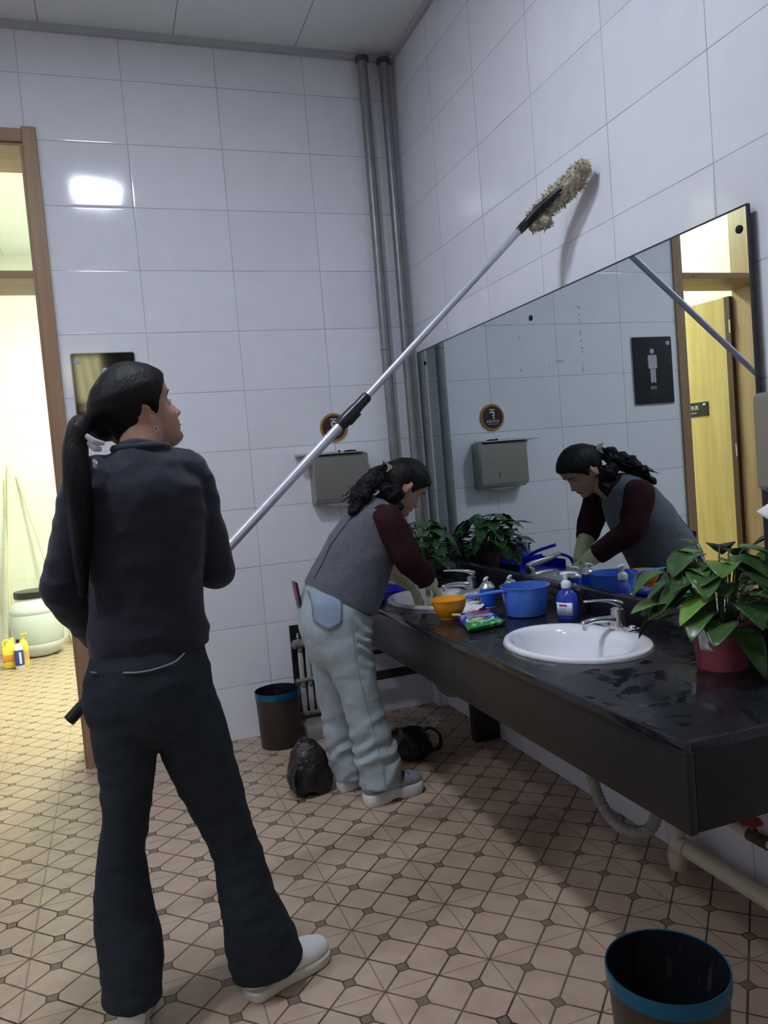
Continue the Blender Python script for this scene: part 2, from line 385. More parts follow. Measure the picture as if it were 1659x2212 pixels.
def doorway(name, x0, x1, ztop, y, t, side, tz=2.335):
    """wooden frame lining an opening, trims on the washroom side"""
    d = MB().bb(x0, x0 + 0.035, y, y + t, 0, ztop).bb(x1 - 0.035, x1, y, y + t, 0, ztop)
    o = bpy.data.objects.new(name, d.mesh(name)); o.data.materials.append(M['wood']); link(o); o['kind'] = 'structure'
    obj('lintel', MB().bb(x0 + 0.035, x1 - 0.035, y, y + t, ztop - 0.04, ztop), M['wood_h'], o, False)
    obj('transom_bar', MB().bb(x0 + 0.035, x1 - 0.035, y - 0.004 * side, y + t, tz, tz + 0.036), M['wood_h'], o, False)
    e = -0.018 * side if side > 0 else 0
    ya, yb = (y - 0.018, y) if side > 0 else (y + t, y + t + 0.018)
    for xa, xb in ((x1 - 0.022, x1 + 0.042), (x0 - 0.042, x0 + 0.022)):
        obj('door_trim', MB().bb(xa, xb, ya, yb, 0, ztop + 0.045, 0.004), M['wood'], o, False)
    obj('door_trim', MB().bb(x0 + 0.022, x1 - 0.022, ya + 0.003, yb - 0.001, ztop - 0.025, ztop + 0.035, 0.003), M['wood_h'], o, False)
    return o
D1 = doorway('door_1', OX0, OX1, OZ, 0.0, T, 1)
D2 = doorway('door_2', FX0, FX1, FZ, YF - 0.2, 0.2, -1)

# open door leaf beyond the doorway, seen in the mirror
hx, hy = OX0 + 0.045, T + 0.015
dv = Vector((0.20, 0.98, 0)).normalized(); nv = Vector((dv.y, -dv.x, 0))
Rm = Matrix((( dv.x, nv.x, 0, 0), (dv.y, nv.y, 0, 0), (0, 0, 1, 0), (0, 0, 0, 1)))
def leafbox(a0, a1, n0, n1, z0, z1, bev=0.0):
    c = Vector((hx, hy, 0)) + dv * (a0 + a1) / 2 + nv * (n0 + n1) / 2; c.z = (z0 + z1) / 2
    return MB().box(c, (a1 - a0, n1 - n0, z1 - z0), Rm, bev)
leaf = thing('open_door', 'yellow wooden door swung open into the bright room, small black sign on it', 'door', (hx, hy, 0))
obj('door_panel', leafbox(0.0, 0.74, -0.02, 0.02, 0.012, 2.30, 0.003), M['door'], leaf, False)
obj('edge_strip', leafbox(-0.012, 0.03, -0.022, 0.022, 0.012, 2.30), mat('dark_brown_edge', (0.07, 0.035, 0.02), 0.4), leaf, False)
obj('door_handle', MB().rod(Vector((hx, hy, 1.02)) + dv * 0.68 + nv * 0.02, Vector((hx, hy, 1.02)) + dv * 0.68 + nv * 0.06, 0.012).rod(Vector((hx, hy, 1.02)) + dv * 0.685 + nv * 0.06, Vector((hx, hy, 1.02)) + dv * 0.58 + nv * 0.06, 0.009), M['chrome'], leaf)
for hz in (0.35, 1.2, 2.05):
    obj('hinge', MB().rod(Vector((hx, hy, hz)) - dv * 0.010 + nv * 0.026, Vector((hx, hy, hz + 0.09)) - dv * 0.010 + nv * 0.026, 0.006), M['chrome'], leaf)
ds = thing('door_sign', 'small dark sign plate with pale characters fixed on the open yellow door', 'sign', tuple(Vector((hx, hy, 1.55)) + dv * 0.34))
M['sign_dark'] = mat('dark_gloss_sign', (0.006, 0.004, 0.005), 0.06, spec=0.5)
M['sign_white'] = mat('white_sign_print', (0.72, 0.70, 0.70), 0.4)
obj('sign_plate', leafbox(0.20, 0.48, 0.021, 0.026, 1.505, 1.605, 0.002), M['sign_dark'], ds, False)
def face_matrix(origin, xdir, up=(0, 0, 1)):
    x = Vector(xdir).normalized(); u = Vector(up); z = x.cross(u).normalized(); y = z.cross(x)
    return Matrix(((x.x, y.x, z.x, origin[0]), (x.y, y.y, z.y, origin[1]), (x.z, y.z, z.z, origin[2]), (0, 0, 0, 1)))
pc = Vector((hx, hy, 1.565)) + nv * 0.0265
text('sign_text', '洗手间', 0.036, face_matrix(pc + dv * 0.33, dv), M['sign_white'], ds)
text('sign_subtext', 'WASHROOM', 0.012, face_matrix(pc + dv * 0.33 - Vector((0, 0, 0.035)), dv), M['sign_white'], ds)
obj('sign_logo', MB().box(pc + dv * 0.23 + Vector((0, 0, 0.022)), (0.02, 0.001, 0.012), Rm), M['sign_white'], ds, False)

# ------------------------------------------------------------------ mirror on the right wall
MX = -0.027
mi = thing('wall_mirror', 'large frameless wall mirror above the black counter on the right wall', 'mirror', (0, -1.25, 1.37))
M['mirror'] = mat('mirror_glass', (0.66, 0.735, 0.745), 0.0, 1.0)
MY0, MY1, MZ0, MZ1 = -2.395, -0.10, 0.827, 1.918
obj('mirror_glass', MB().bb(MX, MX + 0.004, MY0 + 0.004, MY1 - 0.004, MZ0, MZ1 - 0.004), M['mirror'], mi, False)
M['mirror_edge'] = mat('dark_mirror_edge', (0.02, 0.025, 0.035), 0.3)
obj('mirror_edge', MB().bb(MX + 0.0045, MX + 0.010, MY0, MY1, MZ0, MZ1).bb(MX + 0.010, 0.0, MY0 + 0.022, MY1 - 0.01, MZ0 + 0.01, MZ1 - 0.012).bb(MX - 0.001, MX + 0.005, MY0 - 0.002, MY0 + 0.004, MZ0, MZ1).bb(MX - 0.001, MX + 0.005, MY0, MY1, MZ1 - 0.004, MZ1 + 0.001).bb(MX - 0.001, MX + 0.005, MY1 - 0.003, MY1, MZ0, MZ1), M['mirror_edge'], mi, False)
for y, z in ((-2.365, 1.862), (-1.292, 1.856), (-0.20, 1.848)):
    obj('mirror_bolt', MB().lathe([(0.0, -0.006), (0.006, -0.0055), (0.0105, -0.003), (0.0115, 0.002), (0.0115, 0.006)], (0, 0, 0), 20, M=Matrix.Translation((MX, y, z)) @ Matrix.Rotation(PI / 2, 4, 'Y')), M['dark'], mi)
# worn silvering: small dark specks on the glass
sp = MB(); rr = random.Random(3)
for (cy, z0, z1, k) in ((-1.62, 1.60, 1.83, 26), (-1.19, 1.78, 1.84, 5), (-1.19, 1.66, 1.70, 5), (-0.42, 1.10, 1.78, 16), (-0.36, 1.44, 1.50, 6), (-0.62, 1.38, 1.46, 5), (-0.31, 1.15, 1.75, 10), (-1.45, 1.655, 1.665, 12), (-2.18, 1.78, 1.79, 4)):
    for i in range(k):
        r = rr.uniform(0.0009, 0.0026); y = cy + rr.gauss(0, 0.003) + (rr.uniform(-.05, .05) if z1 - z0 < 0.02 else 0); z = rr.uniform(z0, z1)
        sp.box((MX - 0.0003, y, z), (0.0004, r, r * rr.uniform(1, 2.6)), (rr.random(), 0, 0))
obj('silvering_specks', sp, mat('worn_silvering', (0.03, 0.035, 0.04), 0.7), mi, False)['kind'] = 'stuff'

# ------------------------------------------------------------------ vanity counter
CZ, CX, CY0, CY1, AZ = 0.735, -0.612, -2.752, -0.002, 0.545
ct = thing('vanity_counter', 'long black granite washroom counter with deep apron along the right wall', 'counter', (-0.3, -1.4, AZ))
SINKS = ((-0.325, -1.925), (-0.345, -0.87))
SA, SB = 0.205, 0.262
def worktop():
    b = MB(); bm = b.bm
    # top with two oval cut-outs: bridge each opening to the rectangle pieces
    ys = [CY1, (SINKS[1][1] + SINKS[0][1]) / 2, CY0]
    for (cx, cy), (ya, yb) in zip((SINKS[1], SINKS[0]), ((ys[0], ys[1]), (ys[1], ys[2]))):
        n = 64; inner = []; outer = []
        for k in range(n):
            a = 2 * PI * k / n; ca, sa = math.cos(a), math.sin(a)
            inner.append(b.bm.verts.new((cx + (SA - 0.02) * ca, cy + (SB - 0.02) * sa, CZ)))
            # ray to rectangle
            tx = ((-0.002 - cx) / ca) if ca > 1e-9 else ((CX - cx) / ca if ca < -1e-9 else 1e9)
            ty = ((ya - cy) / sa) if sa > 1e-9 else ((yb - cy) / sa if sa < -1e-9 else 1e9)
            t = min(tx, ty); outer.append(b.bm.verts.new((cx + t * ca, cy + t * sa, CZ)))
        for k in range(n):
            j = (k + 1) % n; bm.faces.new((inner[k], inner[j], outer[j], outer[k]))
        cor = [(-0.002, ya), (CX, ya), (CX, yb), (-0.002, yb)]
        for (qx, qy) in cor:
            v = bm.verts.new((qx, qy, CZ))
            # nearest pair of outer verts on the two sides of the corner
            ang = math.atan2(qy - cy, qx - cx) % (2 * PI); k = int(ang / (2 * PI / n)) % n
            bm.faces.new((outer[k], outer[(k + 1) % n], v))
    return b
wt = worktop(); bmesh.ops.recalc_face_normals(wt.bm, faces=wt.bm.faces)
for f_ in wt.bm.faces:
    if f_.normal.z < 0: f_.normal_flip()
me = bpy.data.meshes.new('worktop'); wt.bm.to_mesh(me); wt.bm.free()
wo = bpy.data.objects.new('worktop', me); me.materials.append(M['granite']); link(wo, ct); wo.matrix_parent_inverse = Matrix.Translation(-LOC[ct.name])
so = wo.modifiers.new('s', 'SOLIDIFY'); so.thickness = 0.02; so.offset = -1
obj('front_edge', MB().bb(CX - 0.006, CX + 0.012, CY0 - 0.006, CY1, CZ - 0.022, CZ + 0.0005, 0.003), M['granite'], ct)
obj('apron', MB().bb(CX, CX + 0.02, CY0, CY1, AZ, CZ - 0.021, 0.0015), M['granite_apron'], ct)
obj('end_panel', MB().bb(CX + 0.021, -0.002, CY0, CY0 + 0.02, AZ + 0.003, CZ - 0.021, 0.0015), M['granite_apron'], ct)
obj('end_edge', MB().bb(CX + 0.012, -0.002, CY0 - 0.006, CY0 + 0.012, CZ - 0.022, CZ + 0.0005, 0.003), M['granite'], ct)
obj('backsplash', MB().bb(-0.048, -0.002, CY0 + 0.002, -0.10, CZ, 0.826, 0.002), M['granite'], ct)
sup = MB()
rings = []
prof = [(-0.002, AZ + .1), (-0.55, AZ + .1), (-0.55, 0.50), (-0.38, 0.46), (-0.20, 0.36), (-0.135, 0.20), (-0.13, 0.0), (-0.002, 0.0)]
for y in (-0.70, -0.655): rings.append(sup.ring([(x, y, z) for x, z in prof]))
sup.skin(rings); obj('support_bracket', sup, M['granite'], ct, False)

# ------------------------------------------------------------------ wash basins and taps
def basin(cx, cy, label):
    t = thing('washbasin', label, 'sink', (cx, cy, CZ), 'oval white basins set in the black counter')
    b = MB(); n = 72
    prof = [(1.00, -0.002), (1.012, 0.004), (1.005, 0.011), (0.965, 0.0155), (0.91, 0.015), (0.865, 0.010), (0.83, -0.004), (0.80, -0.03), (0.74, -0.075), (0.62, -0.115), (0.42, -0.137), (0.20, -0.146), (0.075, -0.149)]
    rings = []
    for k, (s_, z) in enumerate(prof):
        r = []
        for i in range(n):
            a = 2 * PI * i / n; ca, sa = math.cos(a), math.sin(a)
            # the bowl itself sits towards the user, leaving a wide tap ledge at the back
            sh = -0.028 * min(1, max(0, (1.0 - s_) / 0.17)); ax = SA * s_ - 0.028 * min(1, max(0, (1.0 - s_) / 0.17)) * (s_ ** .5)
            r.append((cx + sh + ax * ca, cy + SB * s_ * sa, CZ + z))
        rings.append(b.ring(r))
    b.skin(rings, True, False)
    body = obj('basin_bowl', b, M['white_ceramic'], t, subsurf=1)
    so = body.modifiers.new('s', 'SOLIDIFY'); so.thickness = 0.008; so.offset = -1
    dz = CZ - 0.149; dx = cx - 0.028
    obj('drain', MB().lathe([(0.0, 0.001), (0.014, 0.001), (0.017, 0.004), (0.024, 0.0035), (0.026, -0.003), (0.02, -0.006)], (dx, cy, dz), 28), M['chrome'], t)
    obj('overflow_hole', MB().ell((cx + 0.112, cy - 0.02, CZ - 0.048), (0.004, 0.010, 0.009), (0, 0.35, 0)), M['dark'], t)
    obj('sealant_line', MB().torus((cx, cy, CZ + 0.0005), 1.0, 0.012, M=Matrix.Diagonal((SA * 1.005, SB * 1.005, 0.2, 1)), n=72), noisy(mat('grey_sealant', (0.30, 0.28, 0.25), 0.7), 30, 0.4), t)
    return t
b1 = basin(*SINKS[0], 'oval white wash basin, empty, in the middle of the counter')
obj('food_scrap', MB().ell((SINKS[0][0] - 0.075, SINKS[0][1] - 0.13, CZ - 0.088), (0.010, 0.006, 0.003), (0.5, 0.2, 0.4), 12), mat('yellow_scrap', (0.7, 0.55, 0.05), 0.5), b1)
b2 = basin(*SINKS[1], 'oval white wash basin at the far end where the bending woman rinses')
def faucet(cx, cy, label, turn=0.0):
    t = thing('faucet', label, 'faucet', (cx, cy, CZ + 0.012), 'chrome lever faucets')
    R = Matrix.Translation((cx, cy, CZ + 0.012)) @ Matrix.Rotation(turn, 4, 'Z')
    def P(x, y, z): return tuple(R @ Vector((x, y, z)))
    b = MB()
    bb_ = MB(); bb_.box((0, 0, 0.008), (0.055, 0.155, 0.014), None, 0.006, 3)
    bmesh.ops.transform(bb_.bm, matrix=R, verts=bb_.bm.verts)
    obj('base_plate', bb_, M['chrome'], t)
    obj('faucet_body', MB().lathe([(0.027, 0.010), (0.025, 0.03), (0.022, 0.045), (0.021, 0.066), (0.012, 0.072), (0.0, 0.074)], M=R, seg=28), M['chrome'], t)
    sp = MB(); sp.limb([(*P(-0.005, 0, 0.034), 0.016, 0.014), (*P(-0.05, 0, 0.041), 0.014, 0.011), (*P(-0.10, 0, 0.044), 0.012, 0.009), (*P(-0.135, 0, 0.040), 0.0115, 0.009)], 18, 5, ref=tuple((R.to_3x3() @ Vector((0, 1, 0)))))
    spo = obj('spout', sp, M['chrome'], t)
    obj('aerator', MB().rod(P(-0.128, 0, 0.038), P(-0.130, 0, 0.019), 0.0105, 0.010), M['chrome'], spo)
    lv = MB(); lv.limb([(*P(0.010, 0, 0.082), 0.017, 0.012), (*P(-0.02, 0, 0.094), 0.013, 0.008), (*P(-0.07, 0, 0.104), 0.009, 0.0045), (*P(-0.125, 0, 0.109), 0.0075, 0.0035)], 16, 5, ref=tuple((R.to_3x3() @ Vector((0, 1, 0)))))
    obj('lever_handle', lv, M['chrome'], t)
    for s_ in (-1, 1): obj('end_cap', MB().ell(P(0, 0.066 * s_, 0.016), (0.013, 0.013, 0.009)), M['chrome'], t)
    return t
faucet(SINKS[0][0] + 0.178, SINKS[0][1] + 0.03, 'chrome lever faucet on the empty middle basin', 0.10)
faucet(SINKS[1][0] + 0.170, SINKS[1][1] - 0.01, 'chrome lever faucet running water at the far basin', 0.0)
ws = MB(); fx, fy = SINKS[1][0] + 0.170 - 0.13, SINKS[1][1] - 0.01
ws.limb([(fx, fy, CZ + 0.030, 0.0042), (fx - 0.002, fy, CZ - 0.01, 0.0034), (fx - 0.003, fy, CZ - 0.08, 0.003), (fx - 0.003, fy, CZ - 0.14, 0.004)], 10, 6)
tag(obj('water_stream', ws, mat('clear_water', (0.92, 0.96, 1.0), 0.02, trans=1.0, ior=1.33)), 'thin stream of water falling from the far faucet', 'water')

# ------------------------------------------------------------------ things on the counter
def soap_bottle():
    x, y = -0.146, -1.603; t = thing('soap_bottle', 'clear blue soap bottle with white pump and pale label beside the middle basin', 'soap bottle', (x, y, CZ))
    R = Matrix.Rotation(math.radians(-62), 4, 'Z')
    obj('bottle_body', MB().lathe([(0.0, 0.001), (0.038, 0.001), (0.0415, 0.006), (0.042, 0.03), (0.042, 0.066), (0.038, 0.086), (0.027, 0.101), (0.015, 0.108), (0.0145, 0.114)], (x, y, CZ), 36, sx=1.0, sy=0.66, M=R), mat('clear_blue_plastic', (0.05, 0.12, 0.75), 0.05, trans=0.55, coat=0.5), t)
    obj('liquid', MB().lathe([(0.0, 0.003), (0.036, 0.003), (0.039, 0.008), (0.0395, 0.03), (0.0395, 0.060), (0.0, 0.061)], (x, y, CZ), 36, sx=1.0, sy=0.66, M=R), mat('blue_soap', (0.0, 0.06, 0.75), 0.2), t)
    obj('pump_collar', MB().lathe([(0.0165, 0.112), (0.0175, 0.116), (0.0175, 0.131), (0.014, 0.136), (0.007, 0.140), (0.006, 0.152), (0.0, 0.152)], (x, y, CZ), 24), M['white_plastic'], t)
    d = Vector((0.86, -0.5, 0)); o = Vector((x, y, CZ))
    p = MB(); p.rod(o + Vector((0, 0, 0.148)), o + Vector((0, 0, 0.163)), 0.009, 0.011).limb([(*(o + Vector((0, 0, 0.162)) - d * 0.012), 0.008, 0.006), (*(o + Vector((0, 0, 0.164)) + d * 0.01), 0.008, 0.005), (*(o + Vector((0, 0, 0.162)) + d * 0.040), 0.0042, 0.0035)], 14, 4)
    obj('pump_head', p, M['white_plastic'], t)
    # label wrapped on the side facing the room
    lb = MB(); rows = []
    for z in (0.018, 0.063):
        r = []
        for k in range(15):
            a = math.radians(-48 + 96 * k / 14) - PI / 2
            r.append(tuple(R @ Vector((0.0428 * math.cos(a) , 0.0288 * math.sin(a), z)) + o))
        rows.append(lb.ring(r))
    lb.skin(rows, False, False)
    l = obj('label', lb, mat('pale_blue_label', (0.70, 0.78, 0.90), 0.4), t); s = l.modifiers.new('s', 'SOLIDIFY'); s.thickness = 0.0006
    fr = R @ Vector((0, -1, 0)); xd = R @ Vector((1, 0, 0)); q = o + fr * 0.0297
    obj('label_title', MB().box(q + Vector((0, 0, 0.054)) , (0.030, 0.0008, 0.0055), R), mat('red_print', (0.65, 0.03, 0.03), 0.5), l, False)
    for z in (0.044, 0.038, 0.032): obj('label_line', MB().box(q + Vector((0, 0, z)) + xd * (-0.003), (0.026, 0.0006, 0.0012), R), mat('blue_print', (0.15, 0.22, 0.5), 0.5), l, False)
M['white_plastic'] = mat('white_plastic', (0.82, 0.82, 0.86), 0.25)
soap_bottle()
M['blue_can'] = mat('bright_blue_can', (0.005, 0.10, 0.62), 0.25, coat=0.5)
M['silver'] = mat('silver_cap', (0.62, 0.60, 0.57), 0.28, 0.75)
def foam_bottle(x, y, label):
    t = thing('foam_bottle', label, 'bottle', (x, y, CZ), 'blue bottles with silver pump tops')
    obj('can_body', MB().lathe([(0.0, 0.0), (0.029, 0.0), (0.031, 0.004), (0.031, 0.074), (0.030, 0.078), (0.0, 0.078)], (x, y, CZ), 32), M['blue_can'], t)
    obj('dome_cap', MB().lathe([(0.0315, 0.076), (0.0325, 0.079), (0.0315, 0.083), (0.026, 0.092), (0.021, 0.096), (0.020, 0.100), (0.014, 0.104), (0.0, 0.105)], (x, y, CZ), 32), M['silver'], t)
    o = Vector((x, y, CZ)); d = Vector((-0.80, -0.6, 0))
    obj('pump_nozzle', MB().rod(o + Vector((0, 0, 0.103)), o + Vector((0, 0, 0.116)), 0.0055).limb([(*(o + Vector((0, 0, 0.119)) - d * 0.006), 0.007, 0.005), (*(o + Vector((0, 0, 0.119)) + d * 0.008), 0.0065, 0.0045), (*(o + Vector((0, 0, 0.113)) + d * 0.022), 0.004, 0.0035)], 12, 4), M['white_plastic'], t)
    obj('base_ring', MB().lathe([(0.0295, 0.0005), (0.0318, 0.002), (0.0318, 0.005), (0.0312, 0.006)], (x, y, CZ), 32, cap=False), M['silver'], t)
foam_bottle(-0.260, -1.205, 'blue bottle with silver pump top, standing left, behind the ladle handle')
foam_bottle(-0.172, -1.238, 'blue bottle with silver pump top, half hidden behind the ladle cup')

M['ladle'] = mat('translucent_blue_plastic', (0.10, 0.26, 0.86), 0.22, trans=0.25, coat=0.3)
def ladle():
    x, y = -0.222, -1.440; t = thing('water_ladle', 'light blue plastic water ladle with long handle standing on the counter', 'ladle', (x, y, CZ))
    obj('cup', MB().lathe([(0.0, 0.002), (0.066, 0.002), (0.072, 0.006), (0.076, 0.02), (0.083, 0.07), (0.088, 0.108), (0.093, 0.110), (0.093, 0.113), (0.086, 0.113), (0.080, 0.07), (0.073, 0.02), (0.068, 0.006), (0.0, 0.006)], (x, y, CZ), 56, cap=False), M['ladle'], t)
    h = Vector((-0.975, -0.03, 0)).normalized(); o = Vector((x, y, CZ))
    b = MB(); b.limb([(*(o + h * 0.082 + Vector((0, 0, 0.100))), 0.018, 0.008), (*(o + h * 0.12 + Vector((0, 0, 0.103))), 0.013, 0.007), (*(o + h * 0.18 + Vector((0, 0, 0.101))), 0.012, 0.0065), (*(o + h * 0.236 + Vector((0, 0, 0.099))), 0.013, 0.007)], 18, 5, ref=(0, 1, 0))
    obj('handle', b, M['ladle'], t)
    obj('water', MB().lathe([(0.0, 0.008), (0.071, 0.008), (0.0725, 0.02), (0.0745, 0.038), (0.0, 0.038)], (x, y, CZ), 48), mat('blue_tinted_water', (0.05, 0.17, 0.75), 0.05, trans=0.4), t)
ladle()

def bowl():
    x, y = -0.468, -1.295; t = thing('plastic_bowl', 'orange yellow plastic bowl at the counter edge behind the detergent packet', 'bowl', (x, y, CZ))
    obj('bowl_body', MB().lathe([(0.0, 0.002), (0.030, 0.002), (0.036, 0.006), (0.052, 0.026), (0.062, 0.048), (0.067, 0.072), (0.0705, 0.0735), (0.0705, 0.0765), (0.0655, 0.0765), (0.059, 0.048), (0.049, 0.027), (0.034, 0.009), (0.0, 0.006)], (x, y, CZ), 56, cap=False), mat('orange_plastic', (0.85, 0.36, 0.012), 0.28, coat=0.2), t)
    obj('foot_ring', MB().torus((x, y, CZ + 0.003), 0.032, 0.003), M['orange2'], t)
M['orange2'] = mat('orange_plastic_foot', (0.80, 0.33, 0.01), 0.3)
bowl()

def packet():
    t = thing('detergent_packet', 'blue and green foil laundry detergent packet lying beside the orange bowl', 'detergent packet', (-0.43, -1.42, CZ))
    # four corners (counter plane), a pillow between them
    c = [Vector((-0.470, -1.375, 0)), Vector((-0.325, -1.345, 0)), Vector((-0.365, -1.560, 0)), Vector((-0.530, -1.600, 0))]
    nx, ny = 28, 22; b = MB(); top = []; bot = []
    for i in range(nx + 1):
        u = i / nx; ra, rb = [], []
        for j in range(ny + 1):
            v = j / ny
            p = (c[0] * (1 - v) + c[1] * v) * (1 - u) + (c[3] * (1 - v) + c[2] * v) * u
            k = (max(0, 1 - (2 * u - 1) ** 4) * max(0, 1 - (2 * v - 1) ** 4)) ** 0.6
            n1 = noise.noise(Vector((u * 5, v * 5, 3))) * 0.006 * k + noise.noise(Vector((u * 14, v * 12, 1))) * 0.0028
            flap = 0.012 * max(0, (0.10 - u) / 0.10) + 0.010 * max(0, (u - 0.93) / 0.07)
            h = 0.010 + 0.020 * k
            ra.append(b.bm.verts.new((p.x, p.y, CZ + h + n1 + flap))); rb.append(b.bm.verts.new((p.x, p.y, CZ + max(0.0015, 0.008 - 0.008 * k) + flap + (0 if k > .3 else 0.001))))
        top.append(ra); bot.append(rb)
    for i in range(nx):
        for j in range(ny):
            b.bm.faces.new((top[i][j], top[i][j + 1], top[i + 1][j + 1], top[i + 1][j])); b.bm.faces.new((bot[i][j], bot[i + 1][j], bot[i + 1][j + 1], bot[i][j + 1]))
    for i in range(nx):
        for j in (0, ny): b.bm.faces.new((top[i][j], top[i + 1][j], bot[i + 1][j], bot[i][j]))
    for j in range(ny):
        for i in (0, nx): b.bm.faces.new((top[i][j], top[i][j + 1], bot[i][j + 1], bot[i][j]))
    m = mat('printed_foil', (0.02, 0.05, 0.6), 0.22, coat=0.6); n = NT(m)
    P, X, Y, Z = n.pos()
    u = n.m('DIVIDE', n.m('SUBTRACT', -1.345, Y), 0.25); v = n.m('DIVIDE', n.m('ADD', X, 0.50), 0.17)
    wv = n.m('ADD', u, n.m('MULTIPLY', n.m('SINE', n.m('MULTIPLY', v, 7.0)), 0.09))
    green = n.ramp(wv, 0.60, 0.66); lightg = n.ramp(n.noise(P, 38, 2), 0.55, 0.62)
    gc = n.mix(lightg, (0.01, 0.26, 0.05), (0.25, 0.60, 0.30))
    def spot(cu, cv, ru, rv): 
        a = n.m('DIVIDE', n.m('SUBTRACT', u, cu), ru); c_ = n.m('DIVIDE', n.m('SUBTRACT', v, cv), rv)
        return n.m('ADD', n.m('MULTIPLY', a, a), n.m('MULTIPLY', c_, c_))
    burst = n.ramp(n.m('ADD', spot(0.33, 0.5, 0.26, 0.42), n.m('MULTIPLY', n.m('SUBTRACT', n.noise(P, 70, 3), 0.5), 1.1)), 0.55, 0.85, 1.0, 0.0)
    blue = n.mix(burst, (0.005, 0.03, 0.50), (0.45, 0.55, 0.85))
    cc = n.mix(green, blue, gc)
    sw = n.m('LESS_THAN', n.m('ABSOLUTE', n.m('SUBTRACT', n.m('ADD', spot(0.62, 0.35, 0.17, 0.28), 0), 1.0)), 0.16)
    cc = n.mix(n.m('MULTIPLY', sw, 0.9), cc, (0.75, 0.80, 0.85))
    yel = n.m('LESS_THAN', spot(0.64, 0.26, 0.08, 0.13), 1.0); cc = n.mix(yel, cc, (0.50, 0.65, 0.10))
    n.l(cc, n.b.inputs['Base Color'])
    body = obj('packet_body', b, m, t)
    red = mat('red_foil_print', (0.70, 0.02, 0.03), 0.3)
    Mx = Matrix.Translation((-0.410, -1.425, CZ + 0.0352)) @ Matrix.Rotation(math.radians(-72), 4, 'Z')
    text('packet_lettering', '立白', 0.046, Mx, red, body, 0.001)
    obj('tear_corner', MB().box((-0.474, -1.372, CZ + 0.026), (0.035, 0.016, 0.006), (0.2, 0.1, -0.3), 0.002), mat('pale_yellow_corner', (0.75, 0.72, 0.30), 0.4), body)
packet()

def crumpled_sheet(name, label, cat, cx, cy, z, sx, sy, rot, amp, m, seed, tilt=(0, 0)):
    b = MB(); n = 16; g = []
    R = Matrix.Rotation(rot, 4, 'Z')
    for i in range(n + 1):
        r = []
        for j in range(n + 1):
            u, v = i / n - .5, j / n - .5
            h = abs(noise.noise(Vector((u * 4, v * 4, seed)))) * amp + u * tilt[0] + v * tilt[1]
            q = R @ Vector((u * sx + noise.noise(Vector((v * 3, seed, 0))) * 0.01, v * sy, 0)); r.append(b.bm.verts.new((cx + q.x, cy + q.y, z + 0.0015 + max(0, h))))
        g.append(r)
    for i in range(n):
        for j in range(n): b.bm.faces.new((g[i][j], g[i + 1][j], g[i + 1][j + 1], g[i][j + 1]))
    o = obj(name, b, m); s = o.modifiers.new('s', 'SOLIDIFY'); s.thickness = 0.0008; s.offset = 1
    return tag(o, label, cat)
crumpled_sheet('paper_towel', 'crumpled white paper towel on the counter between the orange bowl and the blue bottle', 'paper towel', -0.352, -1.222, CZ, 0.10, 0.075, 0.5, 0.016, M['paper'], 5.0, (0.03, 0.0))
crumpled_sheet('cleaning_cloth', 'pale grey cloth draped by the far faucet on the basin rim', 'cloth', -0.250, -1.055, CZ + 0.016, 0.10, 0.07, 0.8, 0.03, mat('grey_cloth', (0.45, 0.46, 0.44), 0.9), 9.0)

# ------------------------------------------------------------------ pothos plants
def leaf_material(name, a, b, seed_scale=0.7, light=0.12):
    m = mat(name, a, 0.30, spec=0.5); n = NT(m)
    g = n.n('ShaderNodeNewGeometry'); P = g.outputs['Position']
    k = n.ramp(g.outputs['Random Per Island'], 0.0, 1.0)
    v = n.ramp(n.noise(P, 45, 2), 0.60, 0.68)
    c = n.mix(n.m('POWER', k, 3.0), a, b)
    c = n.mix(n.m('MULTIPLY', v, light), c, (0.35, 0.48, 0.14))
    n.l(c, n.b.inputs['Base Color']); return m
def leaf_geo(b, base, d, up, L, W, fold=0.25, droop=0.5, curl=0.0):
    d = Vector(d).normalized(); side = d.cross(Vector(up))
    if side.length < 0.05: side = d.cross(Vector((1, 0.2, 0)))
    side.normalize(); nrm = side.cross(d).normalized(); n = 9; rows = []
    for i in range(n + 1):
        u = i / n
        wdt = W * (math.sin(PI * min(1, (u * 0.88 + 0.12)) ** 0.66)) ** 0.7 if 0 < u < 1 else (W * 0.35 if u == 0 else 0.001)
        if u > 0.8: wdt *= 1 - 0.12 * ((u - 0.8) / 0.2)
        ctr = Vector(base) + d * (L * u) - Vector((0, 0, 1)) * (droop * L * u * u) + nrm * (curl * L * math.sin(PI * u))
        row = []
        for j in range(-3, 4):
            s_ = j / 3; back = -0.20 * L * abs(s_) * (1 - u) ** 3
            row.append(b.bm.verts.new(ctr + side * (s_ * wdt) + nrm * (abs(s_) ** 1.3 * fold * wdt + 0.04 * wdt * math.sin(u * 9 + j)) + d * back))
        rows.append(row)
    for i in range(n):
        for j in range(6): b.bm.faces.new((rows[i][j], rows[i][j + 1], rows[i + 1][j + 1], rows[i + 1][j]))
